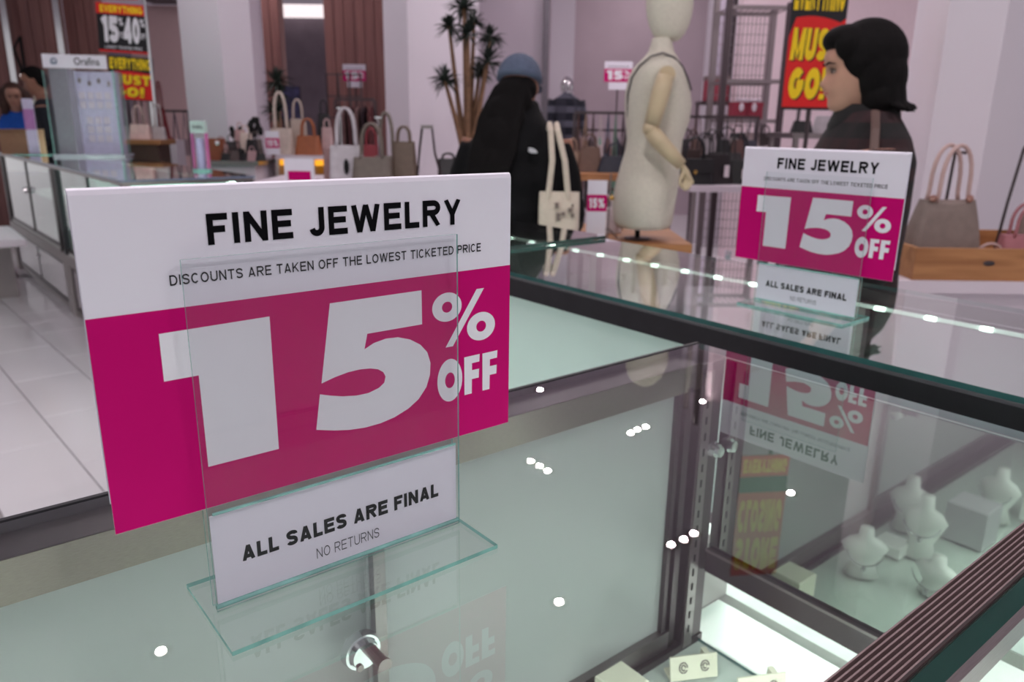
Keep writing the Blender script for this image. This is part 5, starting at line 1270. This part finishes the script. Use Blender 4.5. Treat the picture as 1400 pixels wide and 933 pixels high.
mb.loft([[(w * math.cos(a), yy + dd * math.sin(a), z * H) for a in [k * math.pi / 14 for k in range(28)]] for z, w, dd, yy in ((.30, .20, .17, .01), (.46, .20, .155, .01), (.60, .18, .14, .01), (.70, .195, .145, .01), (.78, .205, .14, .012), (.818, .185, .115, .015), (.848, .12, .09, .015), (.866, .085, .075, .01))])
for sx in (-1, 1): mb.tube([(sx * .17, .01, .795 * H), (sx * .225, .02, .61 * H), (sx * .21, -.09, .53 * H)], [.078, .070, .052], 16)
o = mb.build('coat', M_pl, t); remesh(o, .010)
mb = MB(Q); mb.loft([[(w * math.cos(a), .0 + yy + dd * math.sin(a), z) for a in [k * math.pi / 12 for k in range(24)]] for z, w, dd, yy in ((.815 * H, .115, .10, .01), (.84 * H, .105, .098, .008), (.862 * H, .088, .088, .012), (.875 * H, .078, .078, .018))]); o = mb.build('collar', M_black, t, smooth=True)
mb = MB(Q)
for sx in (-1, 1): mb.tube([(sx * .09, .01, .5 * H), (sx * .09, .0, .28 * H), (sx * .09, .02, .04 * H)], [.10, .075, .06], 14)
o = mb.build('trousers', M_black, t, smooth=True)
mb = MB(Q)
for sx in (-1, 1): mb.tube([(sx * .09, .06, .032 * H), (sx * .095, -.04, .026 * H), (sx * .10, -.16, .020 * H)], [.042, .048, .036], 12, .75)
mb.build('shoes', M_black, t, smooth=True)
mb = MB(Q); mb.tube([(.287, -.03, .62 * H), (.278, -.025, .70 * H), (.250, -.02, .775 * H), (.19, -.01, .832 * H), (.13, 0, .862 * H)], .012, 8, .4); o = mb.build('bag_strap', mat('brown_strap', (84, 62, 56), .6), t)

# --- cap wearer seen from behind
H = 1.585; d = 3.3
t, Q, hc, TL, s = person('person in blue cap and black puffer jacket seen from behind', rz_(706, 150, d)[0], d, math.radians(180 - 14), H, M_skin2, [(-1, (-.25, .02, .62 * H), (-.20, -.16, .60 * H)), (1, (.25, .02, .62 * H), (.20, -.16, .60 * H))], nod=math.radians(14), lean=.02)
def HP(x, y, z): return tuple(Vector(hc) + TL @ Vector((x, y, z)))
mb = MB(Q); rings = []
M_denim = mat('washed_denim', (80, 90, 112), .85, var=.12, scale=60)
for k in range(9):
    u = k / 8; rr_ = math.cos(u * math.pi / 2 * .97)
    rings.append([HP(.094 * rr_ * math.cos(a), .012 + .108 * rr_ * math.sin(a), .018 + .108 * math.sin(u * math.pi / 2)) for a in [j * math.pi / 14 for j in range(28)]])
mb.loft(rings); cap = mb.build('cap', M_denim, t, smooth=True)
mb = MB(Q); mb.loft([[HP(.075 * math.cos(a), -.085 - (.075 * math.sin(a) if q else 0) , .022 - .012 * q + zz) for a in [j * math.pi / 12 for j in range(13)]] for q, zz in ((0, 0), (1, 0), (1, .004), (0, .004))], cap=False, close=False); mb.build('brim', M_denim, cap)
shapes = [('e', HP(0, .045, -.025), (.086, .066, .060)), ('e', HP(.01, .080, -.09), (.088, .05, .10)), ('e', HP(.03, .100, -.19), (.098, .052, .12)), ('e', HP(.04, .120, -.30), (.09, .05, .13)), ('e', HP(.05, .13, -.40), (.07, .045, .12))]
for k in range(26):
    x = rn.uniform(-.07, .09)
    shapes.append(('t', [HP(x * .8, .10, -.03), HP(x * 1.1 + .02, .135, -.16), HP(x * 1.2 + .03, .16, -.30), HP(x * 1.2 + .04 + rn.uniform(-.02, .03), .17, -.44 - rn.uniform(0, .06))], [.012, .012, .010, .004]))
hairmesh(t, Q, M_hair, shapes, .008)
M_puff = mat('black_puffer', (6, 6, 9), .8, var=.2, scale=12, bump=.2, spec=.2)
mb = MB(Q)
mb.loft([[(w * (1 + (.012 if i % 2 else -.012)) * math.cos(a), yy + dd * (1 + (.03 if i % 2 else -.03)) * math.sin(a), z * H) for a in [k * math.pi / 14 for k in range(28)]] for i, (z, w, dd, yy) in enumerate(((.42, .225, .18, .01), (.46, .235, .19, .01), (.50, .235, .19, .01), (.54, .23, .185, .01), (.58, .23, .185, .01), (.62, .235, .185, .01), (.66, .24, .18, .01), (.70, .235, .175, .01), (.74, .225, .165, .01), (.78, .205, .15, .01), (.815, .17, .13, .01), (.845, .13, .11, .01), (.875, .10, .095, .0), (.90, .085, .085, -.01)))])
for sx in (-1, 1): mb.tube([(sx * .165, .01, .785 * H), (sx * .20, .02, .71 * H), (sx * .225, .02, .61 * H), (sx * .22, -.12, .58 * H)], [.070, .080, .080, .06], 16)
o = mb.build('jacket', M_puff, t); remesh(o, .012)
mb = MB(Q); 
for k in range(3): mb.box(-.128 + k * .008, -.094 + k * .002, .168, .176, .775 * H - .008 + k * .006, .775 * H - .004 + k * .006)
M_emb = mat('white_embroidery', (214, 214, 220), .7)
mb = MB(Q)
for k in range(3):
    r0_, r1_ = .010 + k * .009, .016 + k * .009
    q = [(-.095 - r_ * math.cos(a), .181, .772 * H + r_ * math.sin(a) * .6) for r_ in (r1_,) for a in [math.pi / 2 * j / 6 for j in range(7)]] + [(-.095 - r0_ * math.cos(a), .181, .772 * H + r0_ * math.sin(a) * .6) for a in [math.pi / 2 * (6 - j) / 6 for j in range(7)]]
    mb.loft([q, [(x, y - .012, z) for x, y, z in q]])
o = mb.build('chest_emblem', M_emb, t)
mb = MB(Q)
for sx in (-1, 1): mb.tube([(sx * .09, .01, .47 * H), (sx * .09, .0, .28 * H), (sx * .09, .02, .04 * H)], [.11, .08, .06], 14)
mb.build('trousers', M_navy, t, smooth=True)
mb = MB(Q)
for sx in (-1, 1): mb.tube([(sx * .09, .06, .032 * H), (sx * .095, -.04, .026 * H), (sx * .10, -.16, .020 * H)], [.042, .048, .036], 12, .75)
mb.build('shoes', M_black, t, smooth=True)
# tote hanging from the shoulder
tz = rz_(765, 310, 3.05)[1]; tt = vthing('tote_bag', 'cream printed canvas tote hanging from the cap wearer shoulder', 'tote bag', rz_(764, 290, 3.05)[0], 3.04, tz - .06)
M_canv = mat('canvas', (200, 186, 172), .9, var=.05, scale=60)
Q2 = LM(tt); top = rz_(764, 262, 3.05)[1] - (tz - .06)
mb = MB(Q2); mb.loft([[(w * math.cos(a) ** 1 if False else w * math.copysign(abs(math.cos(a)) ** .4, math.cos(a)), dd * math.sin(a), z) for a in [k * math.pi / 10 for k in range(20)]] for z, w, dd in ((0, .072, .03), (top * .3, .080, .035), (top * .7, .080, .028), (top, .078, .012))]); mb.build('body', M_canv, tt)
sz_ = rz_(758, 176, 3.05)[1] - (tz - .06)
for a0, a1 in ((-.045, -.022), (.035, .005)):
    mb = MB(Q2); mb.tube([(a0, -.012, top - .03), (a0 * .6 - .005, -.02, top + (sz_ - top) * .5), (a1 - .018, -.005, sz_ - .01), (a1 - .02, .06, sz_ + .016), (a1 - .02, .13, sz_)], .0115, 8); mb.build('handle', M_canv, tt)
rn2 = random.Random(2)
mb = MB(Q2)
for k in range(7):
    x = rn2.uniform(-.06, .05); z = rn2.uniform(.05, top - .05); mb.box(x, x + rn2.uniform(.008, .02), -.0385, -.032, z, z + rn2.uniform(.01, .03))
o = mb.build('print_marks', mat('print_taupe', (120, 106, 100), .8), tt); o['kind'] = 'stuff'

# --- man in navy at the far counter
H = 1.80; p = on_z(64, 160, 1.3); d = 8.1
t, Q, hc, TL, s = person('dark-haired man in navy shirt reaching over the far counter', rz_(58, 100, d)[0], d, math.radians(-70), H, M_skin2, [(-1, (-.22, -.14, .64 * H), (-.12, -.36, .57 * H)), (1, (.24, .02, .62 * H), (.22, -.18, .54 * H))], nod=math.radians(22), lean=.06)
def HP(x, y, z): return tuple(Vector(hc) + TL @ Vector((x, y, z)))
hairmesh(t, Q, M_hair, [('e', HP(0, .030, .045), (.094, .102, .088)), ('e', HP(0, .062, -.02), (.088, .072, .085)), ('e', HP(0, .01, .075), (.08, .09, .055))], .01)
mb = MB(Q); mb.loft([[(w * math.cos(a), yy + dd * math.sin(a), z * H) for a in [k * math.pi / 12 for k in range(24)]] for z, w, dd, yy in ((.46, .175, .12, .01), (.60, .17, .12, 0), (.72, .19, .13, 0), (.79, .195, .12, -.01), (.82, .15, .09, -.01), (.84, .08, .07, -.01))])
mb.tube([(-.18, -.02, .79 * H), (-.22, -.14, .645 * H), (-.15, -.30, .588 * H)], [.07, .06, .045], 12); mb.tube([(.18, -.02, .79 * H), (.245, .02, .63 * H), (.225, -.12, .56 * H)], [.07, .06, .045], 12)
o = mb.build('shirt', M_navy, t); remesh(o, .014)
mb = MB(Q)
for sx in (-1, 1): mb.tube([(sx * .09, .01, .5 * H), (sx * .09, .0, .28 * H), (sx * .09, .02, .03 * H)], [.105, .075, .06], 14)
mb.build('trousers', M_black, t, smooth=True)
# --- woman in blue
H = 1.66; d = 8.5
t, Q, hc, TL, s = person('curly brown-haired woman in bright blue leaning over the counter', rz_(20, 132, d)[0], d, math.radians(28), H, M_skin, [(-1, (-.22, .0, .66 * H), (-.20, -.10, .82 * H)), (1, (.22, -.05, .62 * H), (.12, -.28, .58 * H))], nod=math.radians(20), lean=.10)
def HP(x, y, z): return tuple(Vector(hc) + TL @ Vector((x, y, z)))
sh = [('e', HP(0, .03, .035), (.098, .105, .09)), ('e', HP(-.095, .01, -.07), (.055, .07, .14)), ('e', HP(.095, .01, -.07), (.055, .07, .14)), ('e', HP(0, .07, -.10), (.12, .06, .15))]
for k in range(24):
    e = 1 if k % 2 else -1; x = e * rn.uniform(.075, .12)
    sh.append(('t', [HP(x * .8, rn.uniform(-.02, .06), .03), HP(x * 1.1, rn.uniform(-.03, .05), -.08), HP(x * 1.0, rn.uniform(-.03, .05), -.16), HP(x * 1.2, 0, -.21)], [.016, .018, .016, .006]))
hairmesh(t, Q, M_hairb, sh, .01)
M_blue = mat('royal_blue_cloth', (22, 88, 190), .8, var=.1)
mb = MB(Q); mb.loft([[(w * math.cos(a), yy + dd * math.sin(a), z * H) for a in [k * math.pi / 12 for k in range(24)]] for z, w, dd, yy in ((.44, .18, .13, .01), (.60, .17, .12, 0), (.72, .185, .13, -.02), (.79, .18, .11, -.03), (.82, .13, .085, -.04), (.84, .08, .07, -.05))])
mb.tube([(-.17, -.03, .78 * H), (-.22, .0, .665 * H), (-.205, -.06, .74 * H)], [.065, .058, .045], 12); mb.tube([(.17, -.03, .78 * H), (.225, -.05, .63 * H), (.16, -.20, .60 * H)], [.065, .058, .045], 12)
o = mb.build('top', M_blue, t); remesh(o, .014)
mb = MB(Q)
for sx in (-1, 1): mb.tube([(sx * .09, .01, .48 * H), (sx * .09, .0, .28 * H), (sx * .09, .02, .03 * H)], [.105, .075, .06], 14)
mb.build('trousers', M_black, t, smooth=True)
# --- far mannequins
def far_form(label, px, pytop, d, cloth, H, yaw=0.0, head=M_chrome):
    t = vthing('mannequin', label, 'mannequin', rz_(px, 165, d)[0], d, rz_(px, pytop, d)[1] - H, yaw); Q = LM(t)
    mb = MB(Q); mb.ell((0, 0, H - .12), (.075, .09, .12)); mb.cyl((0, 0, H - .3), (0, 0, H - .2), .05, .05, 12); mb.build('head', head, t, smooth=True)
    mb = MB(Q); mb.loft([[(w * math.cos(a), dd * math.sin(a), z * H) for a in [k * math.pi / 10 for k in range(20)]] for z, w, dd in ((.46, .18, .12), (.6, .16, .11), (.72, .19, .12), (.79, .19, .11), (.83, .10, .07), (.85, .06, .05))])
    for sx in (-1, 1): mb.tube([(sx * .18, 0, .79 * H), (sx * .235, 0, .62 * H), (sx * .23, -.05, .48 * H)], [.065, .055, .045], 10)
    mb.build('jacket', cloth, t, smooth=True)
    mb = MB(Q)
    for sx in (-1, 1): mb.tube([(sx * .08, 0, .5 * H), (sx * .09, 0, .27 * H), (sx * .09, 0, .0)], [.09, .06, .05], 12)
    mb.build('trousers', M_black, t, smooth=True)
    z0 = rz_(px, pytop, d)[1] - H
    if z0 > FLOOR + .01:
        b = vthing('plinth', 'pale plinth under the ' + label.split(' ', 1)[1], 'plinth', rz_(px, 165, d)[0], d, FLOOR)
        mb = MB(LM(b)); mb.box(-.3, .3, -.3, .3, 0, z0 - FLOOR); mb.build('body', M_wall, b)
far_form('distant chrome-headed mannequin in dark plaid jacket', 774, 104, 9.8, plaid('grey_plaid', (30, 32, 44), (96, 96, 110), (60, 60, 72), 6.0), 1.35, .4)
# white sculpted bust stand behind the man
t = vthing('display_mannequin', 'white abstract mannequin head behind the man in navy', 'mannequin', rz_(50, 110, 9.0)[0], 9.0, FLOOR)
hh = rz_(50, 92, 9.0)[1] - FLOOR
mb = MB(LM(t)); mb.ell((0, 0, hh - .12), (.085, .10, .13)); mb.tube([(0, 0, hh - .22), (0, 0, hh - .34), (.0, 0, hh - .42)], [.05, .055, .12], 14); mb.build('head', M_cream, t, smooth=True)
mb = MB(LM(t)); mb.loft([[(w * math.cos(a), dd * math.sin(a), z) for a in [k * math.pi / 10 for k in range(20)]] for z, w, dd in ((hh - .95, .15, .1), (hh - .7, .14, .09), (hh - .5, .18, .1), (hh - .41, .14, .08))]); mb.build('torso', M_cream, t, smooth=True)
mb = MB(LM(t)); mb.cyl((0, 0, .02), (0, 0, hh - .94), .02, .02, 10); mb.lathe([(.18, 0), (.18, .02), (.02, .025)], n=20); mb.build('stand', M_steeld, t)
# track lamps with black flex by the left wood wall
t = vthing('hanging_lamp', 'black curved arm lamp with white glowing bulb at far left', 'lamp', rz_(17, 80, 9.2)[0], 9.3, FLOOR)
mb = MB(LM(t)); mb.tube([(0, .1, 0), (0, .1, rz_(17, 60, 9.2)[1] - FLOOR + .1), (-.03, .0, rz_(17, 66, 9.2)[1] - FLOOR), (.03, -.02, rz_(19, 90, 9.2)[1] - FLOOR), (.04, -.02, rz_(19, 100, 9.2)[1] - FLOOR)], .016, 8); mb.build('arm', M_black, t)
mb = MB(LM(t)); mb.ell((.04, -.02, rz_(19, 103, 9.2)[1] - FLOOR), (.03, .03, .03), 12, 8); mb.build('bulb', mat('bulb', (255, 255, 255), .5, emit=(255, 240, 240), es=2.0), t)
